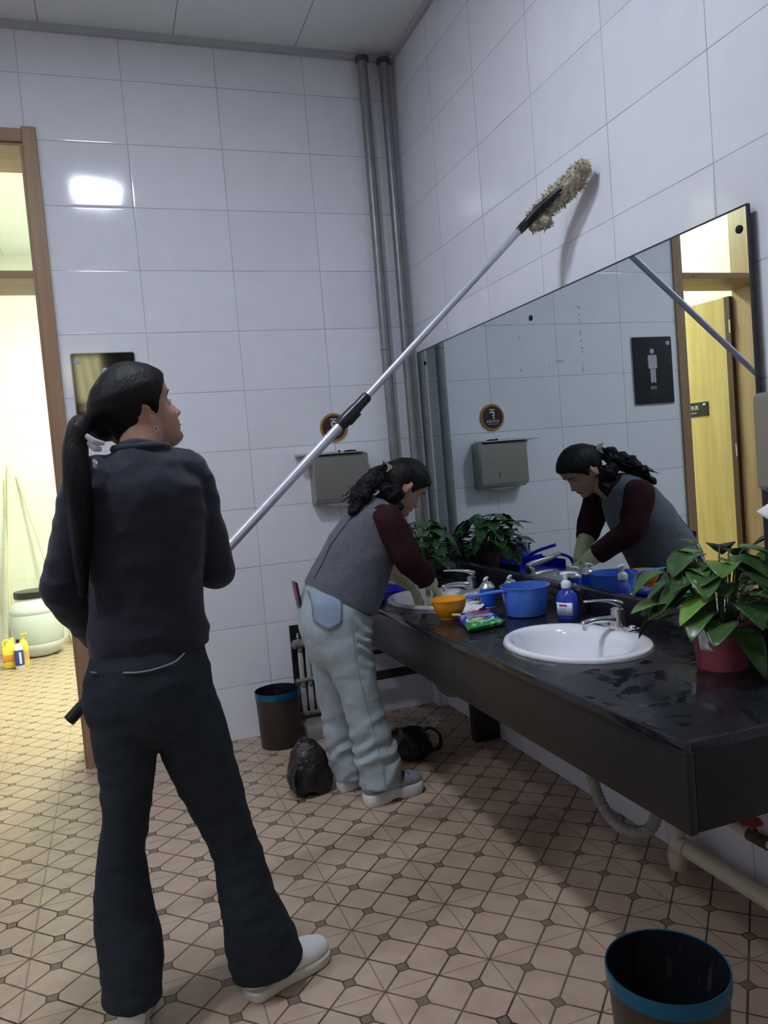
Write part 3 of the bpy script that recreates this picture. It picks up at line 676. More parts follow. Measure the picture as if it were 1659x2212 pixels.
def plant(name_label, x, y, r0, r1, h, potm, leafm, seed, leaves, custom=(), avoid=None, rimlabel=None, cat='potted plant', zmax=9):
    t = thing('potted_pothos', name_label, cat, (x, y, CZ)); R_ = random.Random(seed)
    pot = obj('pot', MB().lathe([(0.0, 0.0), (r0, 0.0), (r0 * 1.03, 0.004), (r1 * 0.95, h * 0.9), (r1, h * 0.94), (r1 * 1.03, h * 0.985), (r1, h), (r1 * 0.95, h * 0.985), (r1 * 0.90, h * 0.88), (r0 * 0.95, 0.008), (0.0, 0.008)], (x, y, CZ), 48, cap=False), potm, t)
    obj('soil', MB().lathe([(0.0, h * 0.84), (r1 * 0.5, h * 0.85), (r1 * 0.90, h * 0.83), (r1 * 0.88, h * 0.7), (0, h * 0.7)], (x, y, CZ), 32, wob=lambda a, z: 0.02 * math.sin(7 * a)), M['soil'], t)
    st = MB(); lf = MB(); o = Vector((x, y, CZ + h * 0.84))
    def one(a, rad, hh, L, W, droop, fold=0.22, dirz=0.15, arot=0.0):
        root = o + Vector((math.cos(a), math.sin(a), 0)) * R_.uniform(0.1, 0.55) * r1
        tip = o + Vector((math.cos(a) * rad, math.sin(a) * rad, hh))
        mid = (root + tip) / 2 + Vector((0, 0, 0.25 * abs(hh) + 0.02))
        if avoid: tip = avoid(tip); mid = avoid(mid)
        st.limb([(*root, 0.0026), (*mid, 0.0022), (*tip, 0.0016)], 7, 5, ref=(0.2, 0.9, 0.1))
        d = Vector((math.cos(a + arot), math.sin(a + arot), dirz)); leaf_geo(lf, tip, d, (0, 0, 1), L, W, fold, droop)
    for k in range(leaves):
        a = k * 2.399 + R_.uniform(-.3, .3); q = (k + 0.5) / leaves
        rad = (0.03 + 0.105 * math.sqrt(q)) * R_.uniform(0.85, 1.15); hh = (0.165 * (1 - q ** 1.5) + 0.02 + R_.uniform(-.02, .025)) * (1.0 if zmax > 1 else zmax)
        one(a, rad, hh, R_.uniform(0.068, 0.098), R_.uniform(0.032, 0.046), R_.uniform(0.3, 0.95), dirz=R_.uniform(-0.35, 0.35), arot=R_.uniform(-.5, .5))
    for c_ in custom: one(*c_)
    if avoid:
        for mbx in (lf, st):
            for v_ in mbx.bm.verts: v_.co = avoid(v_.co)
    fo = obj('stems', st, M['stem'], t)
    fo = obj('foliage', lf, leafm, t, True, 80)
    so_ = fo.modifiers.new('s', 'SOLIDIFY'); so_.thickness = 0.0007
    return t
M['soil'] = noisy(mat('dark_soil', (0.03, 0.02, 0.014), 0.9), 60, 0.5, 0.6)
M['stem'] = mat('green_stem', (0.07, 0.105, 0.035), 0.5)
M['leaf1'] = leaf_material('pothos_leaves', (0.030, 0.080, 0.022), (0.19, 0.38, 0.06))
M['leaf2'] = leaf_material('dark_pothos_leaves', (0.018, 0.075, 0.022), (0.05, 0.15, 0.04), light=0.28)
def keep(p):
    q = Vector(p); 
    if q.x > -0.052: q.x = -0.052 - (q.x + 0.052) * 0.12
    if q.z < CZ + 0.004: q.z = CZ + 0.004
    return q
pp = noisy(mat('faded_red_plastic', (0.40, 0.095, 0.12), 0.5), 9, 0.15)
P1 = plant('potted pothos in a red pink plastic pot on the near end of the counter', -0.172, -2.375, 0.060, 0.079, 0.128, pp, M['leaf1'], 12, 46,
      custom=[(2.9, 0.150, 0.155, 0.085, 0.036, 0.9, 0.15, 0.2), (3.3, 0.085, 0.16, 0.07, 0.03, 0.5, 0.2, 0.3, 1.2), (1.9, 0.06, 0.215, 0.05, 0.017, 0.2, 0.2, 0.4), (-1.2, 0.03, 0.16, 0.08, 0.03, 0.6), (-0.3, 0.10, 0.10, 0.09, 0.035, 0.8),
              (-1.7, 0.075, 0.01, 0.095, 0.042, 1.0, 0.1, -0.2), (-0.9, 0.07, 0.03, 0.10, 0.038, 1.0, 0.1, -0.1), (-2.6, 0.13, 0.06, 0.095, 0.04, 0.7), (3.0, 0.15, 0.075, 0.10, 0.040, 0.3), (-2.2, 0.07, 0.12, 0.08, 0.036, 0.4), (-2.9, 0.10, 0.13, 0.09, 0.038, 0.3)], avoid=keep)
# torn white sticker on the red pot
stk = MB(); rows = []
for z in np.linspace(0.055, 0.112, 6):
    r_ = 0.0603 + (0.079 * 0.95 - 0.0603) * (z / (0.128 * 0.9)) + 0.0012
    rows.append(stk.ring([(-0.172 + r_ * math.cos(a), -2.375 + r_ * math.sin(a), CZ + z) for a in np.linspace(math.radians(180), math.radians(208 + 8 * math.sin(z * 150)), 8)]))
stk.skin(rows, False, False); o_ = obj('sticker', stk, M['paper'], P1); s_ = o_.modifiers.new('s', 'SOLIDIFY'); s_.thickness = 0.0005
pp2 = noisy(mat('dull_brown_pink_pot', (0.16, 0.085, 0.08), 0.5), 9, 0.15)
plant('potted pothos in a dull brown pot in the far corner of the counter', -0.205, -0.415, 0.050, 0.066, 0.125, pp2, M['leaf2'], 5, 52, custom=[(2.2, 0.16, 0.10, 0.10, 0.035, 0.5), (-2.2, 0.16, 0.08, 0.10, 0.036, 0.4), (-1.9, 0.13, 0.16, 0.09, 0.034, 0.3), (-1.5, 0.16, 0.03, 0.10, 0.036, 0.6), (-2.8, 0.15, 0.15, 0.09, 0.034, 0.3), (2.8, 0.16, 0.06, 0.10, 0.036, 0.4)], avoid=keep)

# ------------------------------------------------------------------ cleaning things in the far corner, mostly seen in the mirror
bx = thing('storage_box', 'black plastic box behind the pothos in the far corner of the counter', 'box', (-0.34, -0.145, CZ))
obj('box_body', MB().bb(-0.56, -0.12, -0.215, -0.082, CZ + 0.001, CZ + 0.105, 0.008), M['black_plastic'], bx)
obj('box_lid', MB().bb(-0.565, -0.115, -0.22, -0.077, CZ + 0.106, CZ + 0.118, 0.004), M['black_plastic'], bx)
M['dblue'] = mat('deep_blue_plastic', (0.015, 0.015, 0.42), 0.3)
dp = thing('dustpan', 'deep blue plastic dustpan resting on the counter left of the far basin', 'dustpan', (-0.45, -0.45, CZ))
d_ = MB(); d_.bb(-0.56, -0.30, -0.55, -0.33, CZ + 0.002, CZ + 0.006).bb(-0.56, -0.30, -0.336, -0.328, CZ + 0.002, CZ + 0.06).bb(-0.566, -0.558, -0.55, -0.33, CZ + 0.002, CZ + 0.05).bb(-0.302, -0.294, -0.55, -0.33, CZ + 0.002, CZ + 0.05)
obj('pan', d_, M['dblue'], dp, False)
obj('pan_handle', MB().limb([(-0.44, -0.33, CZ + 0.045, 0.014, 0.008), (-0.50, -0.38, CZ + 0.085, 0.014, 0.008), (-0.57, -0.45, CZ + 0.115, 0.014, 0.008)], 14, 5), M['dblue'], dp)
br = thing('hand_brush', 'silver grey brush head with blue grip lying on the dustpan', 'brush', (-0.50, -0.52, CZ + 0.03))
obj('brush_head', MB().limb([(-0.40, -0.50, CZ + 0.03, 0.016, 0.012), (-0.47, -0.53, CZ + 0.058, 0.02, 0.014), (-0.53, -0.55, CZ + 0.082, 0.014, 0.010)], 16, 5), mat('silver_plastic', (0.40, 0.44, 0.44), 0.25, 0.3), br)
obj('brush_grip', MB().limb([(-0.53, -0.55, CZ + 0.082, 0.010, 0.008), (-0.58, -0.565, CZ + 0.06, 0.011, 0.008), (-0.60, -0.575, CZ + 0.018, 0.013, 0.010)], 14, 5), M['dblue'], br)
rb = thing('round_bottle', 'small round clear blue bottle beside the corner box', 'bottle', (-0.50, -0.28, CZ))
obj('bottle_ball', MB().lathe([(0.0, 0.0), (0.024, 0.001), (0.036, 0.012), (0.042, 0.035), (0.040, 0.055), (0.028, 0.074), (0.012, 0.083), (0.010, 0.092), (0.0, 0.092)], (-0.50, -0.28, CZ), 32), mat('sky_blue_clear', (0.05, 0.25, 0.70), 0.06, trans=0.5, coat=0.5), rb)
obj('bottle_pump', MB().rod((-0.50, -0.28, CZ + 0.090), (-0.50, -0.28, CZ + 0.125), 0.005).rod((-0.50, -0.28, CZ + 0.125), (-0.525, -0.29, CZ + 0.128), 0.0045), mat('frosted_white', (0.6, 0.65, 0.7), 0.3), rb)
tb = thing('tub', 'navy blue plastic tub at the counter front edge beside the far basin', 'tub', (-0.575, -0.70, CZ))
obj('tub_body', MB().lathe([(0, 0.002), (0.030, 0.002), (0.036, 0.03), (0.040, 0.062), (0.043, 0.064), (0.043, 0.067), (0.038, 0.066), (0.033, 0.03), (0.028, 0.006), (0, 0.006)], (-0.562, -0.70, CZ), 32, cap=False), mat('navy_plastic', (0.02, 0.015, 0.13), 0.35), tb)

# ------------------------------------------------------------------ towel dispensers, signs
def dispenser(M0, label):
    """local frame: x along wall, y out of the wall (towards -y of the frame), z up"""
    t = thing('towel_dispenser', label, 'paper towel dispenser', tuple(M0 @ Vector((0, 0, 0))), 'steel paper towel dispensers')
    w_, d_, h_ = 0.295, 0.105, 0.255
    def T_(mb): bmesh.ops.transform(mb.bm, matrix=M0, verts=mb.bm.verts); return mb
    b = MB(); pr = [(0, 0), (-0.062, 0.0), (-d_, 0.022), (-d_, h_ - 0.012), (-d_ + 0.012, h_), (0, h_)]
    b.skin([b.ring([(x, y, z) for y, z in pr]) for x in (-w_ / 2, w_ / 2)])
    bmesh.ops.bevel(b.bm, geom=list(b.bm.edges), offset=0.003, segments=2, affect='EDGES')
    obj('dispenser_case', T_(b), M['steel'], t, True, 30)
    obj('sight_slot', T_(MB().bb(0.035 - 0.002, 0.035 + 0.002, -d_ - 0.0006, -d_ + 0.001, 0.055, 0.088)), M['dark'], t, False)
    b = MB(); n = 12; rs = []
    for k in range(n + 1):
        x = -0.095 + 0.19 * k / n; dz = -0.016 * (1 - (2 * k / n - 1) ** 2)
        rs.append(b.ring([(x, -0.075, 0.012), (x, -0.058, 0.002), (x, -0.050, dz + 0.000), (x, -0.046, dz + 0.001), (x, -0.053, 0.006), (x, -0.070, 0.018)]))
    b.skin(rs); obj('towel_end', T_(b), M['paper'], t)
    obj('lock', T_(MB().lathe([(0.006, 0.0), (0.006, 0.012), (0.004, 0.02), (0.0, 0.022)], (0.01, -0.05, h_), 12)), M['dark'], t)
    return t
A1 = Matrix.Translation((-0.498, 0.0, 1.160))
dispenser(A1, 'steel paper towel dispenser on the far wall under the round sign')
# tray lying on top of dispenser 1
ty = thing('metal_tray', 'thin metal tray with red smudges lying on top of the far wall dispenser', 'tray', (-0.535, -0.06, 1.417))
obj('tray_plate', MB().bb(-0.718, -0.375, -0.118, -0.006, 1.4165, 1.4215, 0.001).bb(-0.718, -0.375, -0.012, -0.006, 1.4215, 1.430), mat('pale_tray', (0.52, 0.50, 0.52), 0.3, 0.4), ty, False)
sm = MB(); rr = random.Random(9)
for k in range(9): sm.box((-0.53 + rr.uniform(-0.07, 0.10), -0.0125, 1.4245 + rr.uniform(-.001, .002)), (rr.uniform(0.004, 0.014), 0.001, 0.003))
obj('red_smudge', sm, mat('red_smudge', (0.45, 0.04, 0.06), 0.6), ty, False)['kind'] = 'stuff'
sc = thing('scissors', 'small dark tool lying on the metal tray above the dispenser', 'tool', (-0.44, -0.08, 1.424))
obj('tool_body', MB().limb([(-0.47, -0.09, 1.426, 0.004), (-0.44, -0.085, 1.427, 0.005), (-0.41, -0.08, 1.426, 0.004)], 10, 4), M['dark'], sc)
A2 = Matrix.Translation((0.0, -2.455 - 0.1475, 1.175)) @ Matrix.Rotation(-PI / 2, 4, 'Z')
d2 = dispenser(A2, 'steel paper towel dispenser on the right wall, cut by the right edge')
b = MB(); n = 10; g = []
for i in range(n + 1):
    r = []
    for j in range(n + 1):
        u, v = i / n, j / n
        r.append(b.bm.verts.new((-0.070 - 0.025 * v + 0.008 * math.sin(u * 5), -2.500 - 0.17 * u + 0.062 * v * (1 - u), 1.178 - (0.075 * v * (0.55 + 0.45 * math.sin(PI * min(1, u * 1.6 + 0.02)))))))
    g.append(r)
for i in range(n):
    for j in range(n): b.bm.faces.new((g[i][j], g[i + 1][j], g[i + 1][j + 1], g[i][j + 1]))
hp = obj('hanging_towel', b, M['paper'], d2); s_ = hp.modifiers.new('s', 'SOLIDIFY'); s_.thickness = 0.0008

rs = thing('round_sign', 'round dark brown water saving sign with gold rim on the far wall', 'sign', (-0.493, -0.004, 1.557))
RW = Matrix.Translation((-0.493, 0, 1.557)) @ Matrix.Rotation(PI / 2, 4, 'X')      # local z -> -y (into the room)
obj('gold_rim', MB().lathe([(0.0, 0.0), (0.0755, 0.0), (0.0755, 0.006), (0.073, 0.009), (0.064, 0.009), (0.063, 0.005), (0.0, 0.005)], (0, 0, 0), 64, M=RW), mat('gold_rim', (0.42, 0.24, 0.06), 0.35, 0.4), rs)
obj('brown_disc', MB().lathe([(0.0, 0.0052), (0.0625, 0.0052), (0.0625, 0.007), (0.0, 0.007)], (0, 0, 0), 64, M=RW), mat('dark_brown_enamel', (0.055, 0.02, 0.022), 0.35), rs)
ic = MB(); 
for (x, z, a, c_) in ((0.0, 0.044, 0.034, 0.005), (0.0, 0.038, 0.006, 0.012), (0.002, 0.029, 0.028, 0.008), (-0.010, 0.020, 0.008, 0.018), (-0.006, 0.009, 0.012, 0.006)): ic.box((-0.493 + x * 1, -0.0078, 1.557 + z), (a, 0.0012, c_))
ic.ell((-0.493 - 0.008, -0.0078, 1.557 - 0.003), (0.005, 0.001, 0.0065), None, 12)
obj('tap_pictogram', ic, M['sign_white'], rs, False)
text('sign_text', '请节约用水', 0.0165, face_matrix((-0.493, -0.0072, 1.557 - 0.024), (1, 0, 0)), M['sign_white'], rs)
text('sign_subtext', 'Please save water', 0.0085, face_matrix((-0.493, -0.0072, 1.557 - 0.038), (1, 0, 0)), M['sign_white'], rs)

msn = thing('restroom_sign', 'glossy black restroom sign with a pale man figure, partly behind the standing woman', 'sign', (-1.606, -0.01, 1.775))
def rrect(x0, x1, z0, z1, y0, y1, r=0.012):
    b = MB(); rings = []
    for y in (y0, y1):
        pts = []
        for cx, cz, a0 in ((x1 - r, z1 - r, 0), (x0 + r, z1 - r, 90), (x0 + r, z0 + r, 180), (x1 - r, z0 + r, 270)):
            for k in range(7): a = math.radians(a0 + 15 * k); pts.append((cx + r * math.cos(a), y, cz + r * math.sin(a)))
        rings.append(b.ring(pts))
    return b.skin(rings)
obj('sign_backing', rrect(-1.7535, -1.4585, 1.570, 1.985, -0.006, 0.0), mat('clear_acrylic_backing', (0.35, 0.36, 0.38), 0.15), msn)
obj('sign_face', rrect(-1.748, -1.464, 1.578, 1.980, -0.012, -0.0062, 0.010), M['sign_dark'], msn)
M['sign_grey'] = mat('pale_grey_figure', (0.42, 0.40, 0.44), 0.4)
fg = MB(); cx = -1.602
fg.lathe([(0, 0), (0.0155, 0), (0.0155, 0.001), (0, 0.001)], (0, 0, 0), 24, M=Matrix.Translation((cx, -0.0122, 1.895)) @ Matrix.Rotation(PI / 2, 4, 'X'))
obj('figure_head', fg, M['sign_grey'], msn, False)
for n_, (x0, x1, z0, z1) in (('figure_body', (cx - 0.032, cx + 0.032, 1.790, 1.872)), ('figure_leg', (cx - 0.019, cx - 0.0012, 1.704, 1.789)), ('figure_leg', (cx + 0.0012, cx + 0.019, 1.704, 1.789))):
    obj(n_, rrect(x0, x1, z0, z1, -0.0132, -0.0121, min(0.007, (x1 - x0) * 0.3)), M['sign_grey'], msn)
text('sign_text', '男厕', 0.023, face_matrix((cx, -0.0122, 1.672), (1, 0, 0)), M['sign_grey'], msn)
text('sign_subtext', 'MEN TOILET', 0.009, face_matrix((cx, -0.0122, 1.645), (1, 0, 0)), mat('dim_print', (0.12, 0.11, 0.12), 0.5), msn)
obj('sign_logo', MB().ell((-1.722, -0.0125, 1.942), (0.015, 0.001, 0.013), None, 20), M['sign_grey'], msn)

# ------------------------------------------------------------------ pipes, radiator, plumbing
def riser(x, y, label, z0=0.0):
    t = thing('riser_pipe', label, 'pipe', (x, y, 0.0), 'grey vertical riser pipes in the corner')
    obj('pipe', MB().rod((x, y, z0), (x, y, ZC - 0.036), 0.0255, n=28), M['grey_pipe'], t)
    obj('ceiling_collar', MB().lathe([(0.026, ZC - 0.06), (0.034, ZC - 0.055), (0.036, ZC - 0.036)], (x, y, 0), 28, cap=False), mat('rusty_collar', (0.06, 0.05, 0.045), 0.7), t)
    for z in (1.95,): obj('pipe_clip', MB().torus((x, y, z), 0.0265, 0.003, n=32), M['grey_pipe'], t)
riser(-0.182, -0.045, 'grey vertical pipe in the corner, the one further from the mirror wall', 0.56)
riser(-0.064, -0.045, 'grey vertical pipe in the corner, the one nearest the mirror wall', 0.56)
struct('trim_3', MB().bb(-0.052, -0.001, -0.085, -0.001, 0.0, 0.555), M['tile_back'])

M['rad_white'] = noisy(mat('old_white_radiator_paint', (0.46, 0.45, 0.43), 0.5), 40, 0.15, 0.2)
M['rad_dust'] = noisy(mat('dusty_grey_iron', (0.20, 0.18, 0.165), 0.85), 50, 0.3, 0.6)
rd = thing('radiator', 'old dusty column radiator low on the far wall behind the bending woman', 'radiator', (-0.72, -0.06, 0.07))
RY = -0.07
for k in range(8):
    x = -0.795 + 0.038 * k
    b = MB(); b.limb([(x, RY, 0.10, 0.009, 0.012), (x, RY, 0.16, 0.012, 0.016), (x, RY, 0.25, 0.011, 0.014), (x, RY, 0.275, 0.010, 0.013), (x, RY, 0.37, 0.011, 0.014), (x, RY, 0.42, 0.009, 0.012)], 14, 4)
    obj('column', b, M['rad_white'], rd)
    for kz in (0.245, 0.43): obj('column_knuckle', MB().ell((x, RY, kz), (0.0135, 0.0175, 0.022)), M['rad_dust'], rd)
obj('middle_header', MB().limb([(-0.822, RY, 0.265, 0.016, 0.013), (-0.66, RY, 0.268, 0.016, 0.013), (-0.51, RY, 0.265, 0.016, 0.013)], 16, 4), M['rad_dust'], rd)
obj('top_header', MB().limb([(-0.818, RY, 0.455, 0.022, 0.022), (-0.80, RY, 0.458, 0.024, 0.024), (-0.66, RY, 0.45, 0.017, 0.017), (-0.51, RY, 0.45, 0.018, 0.018)], 16, 4), M['rad_dust'], rd)
obj('bottom_header', MB().limb([(-0.822, RY, 0.09, 0.016, 0.013), (-0.51, RY, 0.09, 0.016, 0.013)], 16, 4), M['rad_dust'], rd)
obj('dark_niche_sheet', MB().bb(-0.828, -0.50, -0.022, -0.002, 0.02, 0.545), M['dark'], rd, False)  # black sheet in place of the wall recess, its darkness put into the colour
obj('air_valve', MB().ell((-0.80, RY, 0.495), (0.008, 0.008, 0.010)).rod((-0.80, RY, 0.47), (-0.80, RY, 0.515), 0.005), M['chrome'], rd)
obj('plinth', MB().bb(-0.828, -0.50, -0.24, -0.002, 0.0, 0.065, 0.004), noisy(mat('dusty_plinth', (0.23, 0.21, 0.19), 0.9), 20, 0.2, 0.3), rd)

M['dark_iron'] = mat('dark_painted_pipe', (0.035, 0.03, 0.026), 0.6)
tag(obj('heating_pipe', MB().rod((-0.50, -0.115, 0.235), (-0.0, -0.115, 0.235), 0.024), M['dark_iron']), 'dark horizontal pipe along the far wall below the counter', 'pipe')
tag(obj('wall_bracket', MB().bb(-0.42, -0.30, -0.02, -0.0, 0.325, 0.345), M['dark_iron'], None, False), 'short dark metal bar on the far wall above the dark pipe', 'bracket')

M['pvc'] = noisy(mat('cream_pvc', (0.62, 0.56, 0.45), 0.4), 8, 0.08)
pv = thing('drain_pipe', 'cream plastic drain pipe with tee running along the right wall near the floor', 'pipe', (-0.07, -2.03, 0.0))
obj('horizontal_pipe', MB().rod((-0.07, -2.055, 0.080), (-0.07, YF + 0.02, 0.080), 0.025, n=28), M['pvc'], pv)
obj('tee_riser', MB().rod((-0.07, -2.018, 0.0), (-0.07, -2.018, 0.30), 0.0255, n=28).rod((-0.07, -2.018, 0.022), (-0.07, -2.018, 0.060), 0.031, n=28).rod((-0.07, -2.018, 0.115), (-0.07, -2.018, 0.175), 0.031, n=28), M['pvc'], pv)
obj('tee_branch', MB().rod((-0.07, -2.018, 0.080), (-0.07, -2.068, 0.080), 0.030, n=28), M['pvc'], pv)
wp = thing('supply_pipe', 'thin cream water supply pipe on the right wall with a red valve', 'pipe', (-0.025, -2.3, 0.2))
obj('pipe', MB().rod((-0.022, -1.0, 0.205), (-0.022, YF + 0.02, 0.205), 0.0115, n=18), M['pvc'], wp)
obj('valve_body', MB().rod((-0.022, -2.27, 0.205), (-0.022, -2.34, 0.205), 0.017).rod((-0.022, -2.305, 0.205), (-0.040, -2.305, 0.235), 0.011).rod((-0.040, -2.305, 0.235), (-0.045, -2.305, 0.258), 0.006), mat('rusty_brass', (0.10, 0.07, 0.05), 0.7, 0.3), wp)
obj('valve_handle', MB().lathe([(0.0, 0.0), (0.014, 0.0), (0.030, 0.003), (0.032, 0.008), (0.026, 0.013), (0.0, 0.014)], (-0.047, -2.305, 0.255), 24, wob=lambda a, z: 0.08 * math.cos(6 * a)), noisy(mat('faded_red_valve', (0.30, 0.03, 0.02), 0.5), 40, 0.3), wp)

def hose(pts, label, r=0.0165):
    P_ = [np.array(p, float) for p in pts]; Q = []
    for i in range(len(P_) - 1):
        p0 = P_[max(i - 1, 0)]; p1 = P_[i]; p2 = P_[i + 1]; p3 = P_[min(i + 2, len(P_) - 1)]
        for k in range(20):
            t = k / 20; Q.append(0.5 * ((2 * p1) + (-p0 + p2) * t + (2 * p0 - 5 * p1 + 4 * p2 - p3) * t * t + (-p0 + 3 * p1 - 3 * p2 + p3) * t ** 3))
    Q.append(P_[-1]); Q = np.array(Q); L = np.concatenate([[0], np.cumsum(np.linalg.norm(np.diff(Q, axis=0), axis=1))])
    n = int(L[-1] / 0.0028); s = np.linspace(0, L[-1], n); X = np.stack([np.interp(s, L, Q[:, k]) for k in range(3)], 1)
    b = MB(); T_ = np.gradient(X, axis=0); rings = []
    for i in range(n):
        t = T_[i] / np.linalg.norm(T_[i]); a = np.array((1.0, 0.1, 0.05)); a -= t * (a @ t); a /= np.linalg.norm(a); c_ = np.cross(t, a); rad = r + (0.0022 if (i // 2) % 2 else -0.0006)
        rings.append(b.ring([tuple(X[i] + (a * math.cos(2 * PI * k / 18) + c_ * math.sin(2 * PI * k / 18)) * rad) for k in range(18)]))
    b.skin(rings)
    t = thing('drain_hose', label, 'hose', pts[0], 'grey corrugated drain hoses'); obj('corrugated_tube', b, M['hose'], t, True, 60)
    obj('hose_nut', MB().rod(Vector(pts[0]) + Vector((0, 0, 0.005)), Vector(pts[0]) + Vector((0, 0, -0.035)), 0.024), mat('grey_nut', (0.12, 0.11, 0.10), 0.6), t)
M['hose'] = mat('grey_corrugated_plastic', (0.26, 0.245, 0.235), 0.5)
hose([(-0.330, -1.925, 0.575), (-0.322, -1.93, 0.42), (-0.315, -1.95, 0.315), (-0.305, -1.985, 0.235), (-0.29, -2.06, 0.196), (-0.25, -2.13, 0.215), (-0.19, -2.12, 0.30), (-0.10, -2.05, 0.33), (-0.07, -2.02, 0.29)], 'grey corrugated drain hose looping below the middle basin')
hose([(-0.373, -0.87, 0.575), (-0.37, -0.88, 0.45), (-0.36, -0.86, 0.36), (-0.28, -0.84, 0.30), (-0.16, -0.84, 0.33), (-0.05, -0.84, 0.35), (0.0, -0.84, 0.35)], 'grey corrugated drain hose below the far basin by the support bracket')

# ------------------------------------------------------------------ bins
M['bin'] = noisy(mat('brown_black_metal', (0.045, 0.034, 0.028), 0.42, 0.2), 3, 0.15)
M['bin_rim'] = mat('metallic_blue_rim', (0.012, 0.12, 0.22), 0.25, 0.6)
M['bag_in'] = mat('black_bin_liner', (0.008, 0.009, 0.011), 0.35)
def waste_bin(x, y, h, r0, r1, label):
    t = thing('waste_bin', label, 'trash bin', (x, y, 0), 'round brown bins with a blue rim')
    obj('bin_body', MB().lathe([(0.0, 0.002), (r0 * 0.97, 0.002), (r0, 0.006), (r1 * 0.985, h - 0.03), (r1 * 0.96, h - 0.03), (r0 * 0.96, 0.012), (0, 0.010)], (x, y, 0), 64, cap=False), M['bin'], t)
    obj('rim_band', MB().lathe([(r1 * 0.985, h - 0.034), (r1 * 1.012, h - 0.032), (r1 * 1.018, h - 0.004), (r1 * 1.01, h), (r1 * 0.985, h - 0.001), (r1 * 0.98, h - 0.03), (r1 * 0.985, h - 0.034)], (x, y, 0), 72, cap=False), M['bin_rim'], t)
    obj('base_foot', MB().lathe([(r0 * 0.9, 0.0), (r0 * 1.012, 0.0), (r0 * 1.012, 0.008), (r0, 0.010)], (x, y, 0), 64, cap=False), M['black_plastic'], t)
    lp = [(r1 * 0.972, h - 0.001), (r1 * 0.955, h - 0.02), (r1 * 0.92, h * 0.7), (r1 * 0.80, h * 0.4), (r1 * 0.5, h * 0.32), (0, h * 0.30)]
    obj('bin_liner', MB().lathe(lp, (x, y, 0), 56, cap=False, wob=lambda a, z: 0.012 * math.sin(9 * a + z * 30) + 0.01 * math.sin(23 * a)), M['bag_in'], t)
waste_bin(-0.952, -0.185, 0.275, 0.100, 0.110, 'round brown bin with blue rim standing against the far wall')
waste_bin(-0.683, -2.745, 0.300, 0.100, 0.117, 'round brown bin with blue rim in the near right foreground')

# ------------------------------------------------------------------ black bags on the floor
M['bag'] = mat('crinkled_black_bag', (0.013, 0.011, 0.013), 0.3, spec=0.5)
_t = NT(M['bag']); _P = _t.pos()[0]; _t.l(_t.bump(_t.noise(_P, 26, 3, 0.55, 2.0), 0.6, 0.012), _t.b.inputs['Normal'])
def black_bag(c, size, seed, label, handles):
    t = thing('plastic_bag', label, 'plastic bag', (c[0], c[1], 0), 'black plastic bags on the floor')
    b = MB(); b.ell((c[0], c[1], size[2] * 0.42), (size[0], size[1], size[2] * 0.55)).ell((c[0] + 0.1 * size[0], c[1] - 0.1 * size[1], size[2] * 0.25), (size[0] * 1.08, size[1] * 1.05, size[2] * 0.32)).ell((c[0] - 0.12 * size[0], c[1], size[2] * 0.70), (size[0] * 0.78, size[1] * 0.62, size[2] * 0.30))
    def disp(p, n): 
        v = Vector(p) * 11 + Vector((seed, seed * 2, 0)); q = noise.noise(v * 0.8) * 0.022 + abs(noise.noise(Vector((v.x, v.y, v.z * 0.5)) * 1.3)) * -0.022 + abs(noise.noise(v * 3)) * -0.006
        return q
    me = organic(b, 0.007, 2, disp)
    for v in me.vertices:
        if v.co.z < 0.002: v.co.z = 0.002
    obj('bag_body', me, M['bag'], t, True, 180)
    for hnd in handles: obj('bag_handle', MB().limb([(*p, 0.018, 0.006) for p in hnd], 12, 6), M['bag'], t)
black_bag((-0.975, -0.845), (0.088, 0.085, 0.235), 1.3, 'black plastic rubbish bag standing beside the far bin', [[(-1.01, -0.87, 0.16), (-1.045, -0.90, 0.10), (-1.04, -0.93, 0.03)]])
black_bag((-0.470, -0.690), (0.10, 0.085, 0.15), 6.1, 'black plastic bag with loop handle under the counter', [[(-0.42, -0.71, 0.10), (-0.37, -0.72, 0.125), (-0.325, -0.73, 0.09), (-0.33, -0.73, 0.03), (-0.39, -0.72, 0.02)]])
fl = MB(); rr = random.Random(4)
for k in range(150):
    x, y = -0.30 + rr.gauss(0, 0.075), -0.26 + rr.gauss(0, 0.05); a = rr.uniform(0, PI); L = rr.uniform(0.008, 0.03); h = rr.uniform(0.002, 0.012)
    fl.rod((x, y, h), (x + math.cos(a) * L, y + math.sin(a) * L, h + rr.uniform(-.001, .004)), rr.uniform(0.001, 0.0024), n=5)
lt = tag(obj('fluff', fl, mat('grey_fluff', (0.22, 0.22, 0.21), 0.9)), 'scatter of pale grey fluff on the floor under the counter', 'litter'); lt['kind'] = 'stuff'

# ------------------------------------------------------------------ the bright room beyond the doorway
M['hdpe'] = mat('milky_white_plastic', (0.60, 0.66, 0.70), 0.4)
bl = thing('plastic_barrel', 'big milky white plastic barrel with black lid in the bright room', 'barrel', (-2.335, 3.16, 0))
obj('barrel_body', MB().lathe([(0.0, 0.003), (0.135, 0.003), (0.165, 0.02), (0.195, 0.07), (0.201, 0.10), (0.196, 0.115), (0.203, 0.13), (0.205, 0.25), (0.205, 0.345), (0.199, 0.36), (0.206, 0.375), (0.203, 0.40), (0.172, 0.455), (0.150, 0.475), (0.146, 0.50)], (-2.335, 3.16, 0), 64, cap=False), M['hdpe'], bl)
obj('barrel_lid', MB().lathe([(0.150, 0.49), (0.156, 0.492), (0.156, 0.54), (0.150, 0.546), (0.0, 0.546)], (-2.335, 3.16, 0), 56, wob=lambda a, z: 0.006 * math.cos(40 * a)), M['black_plastic'], bl)
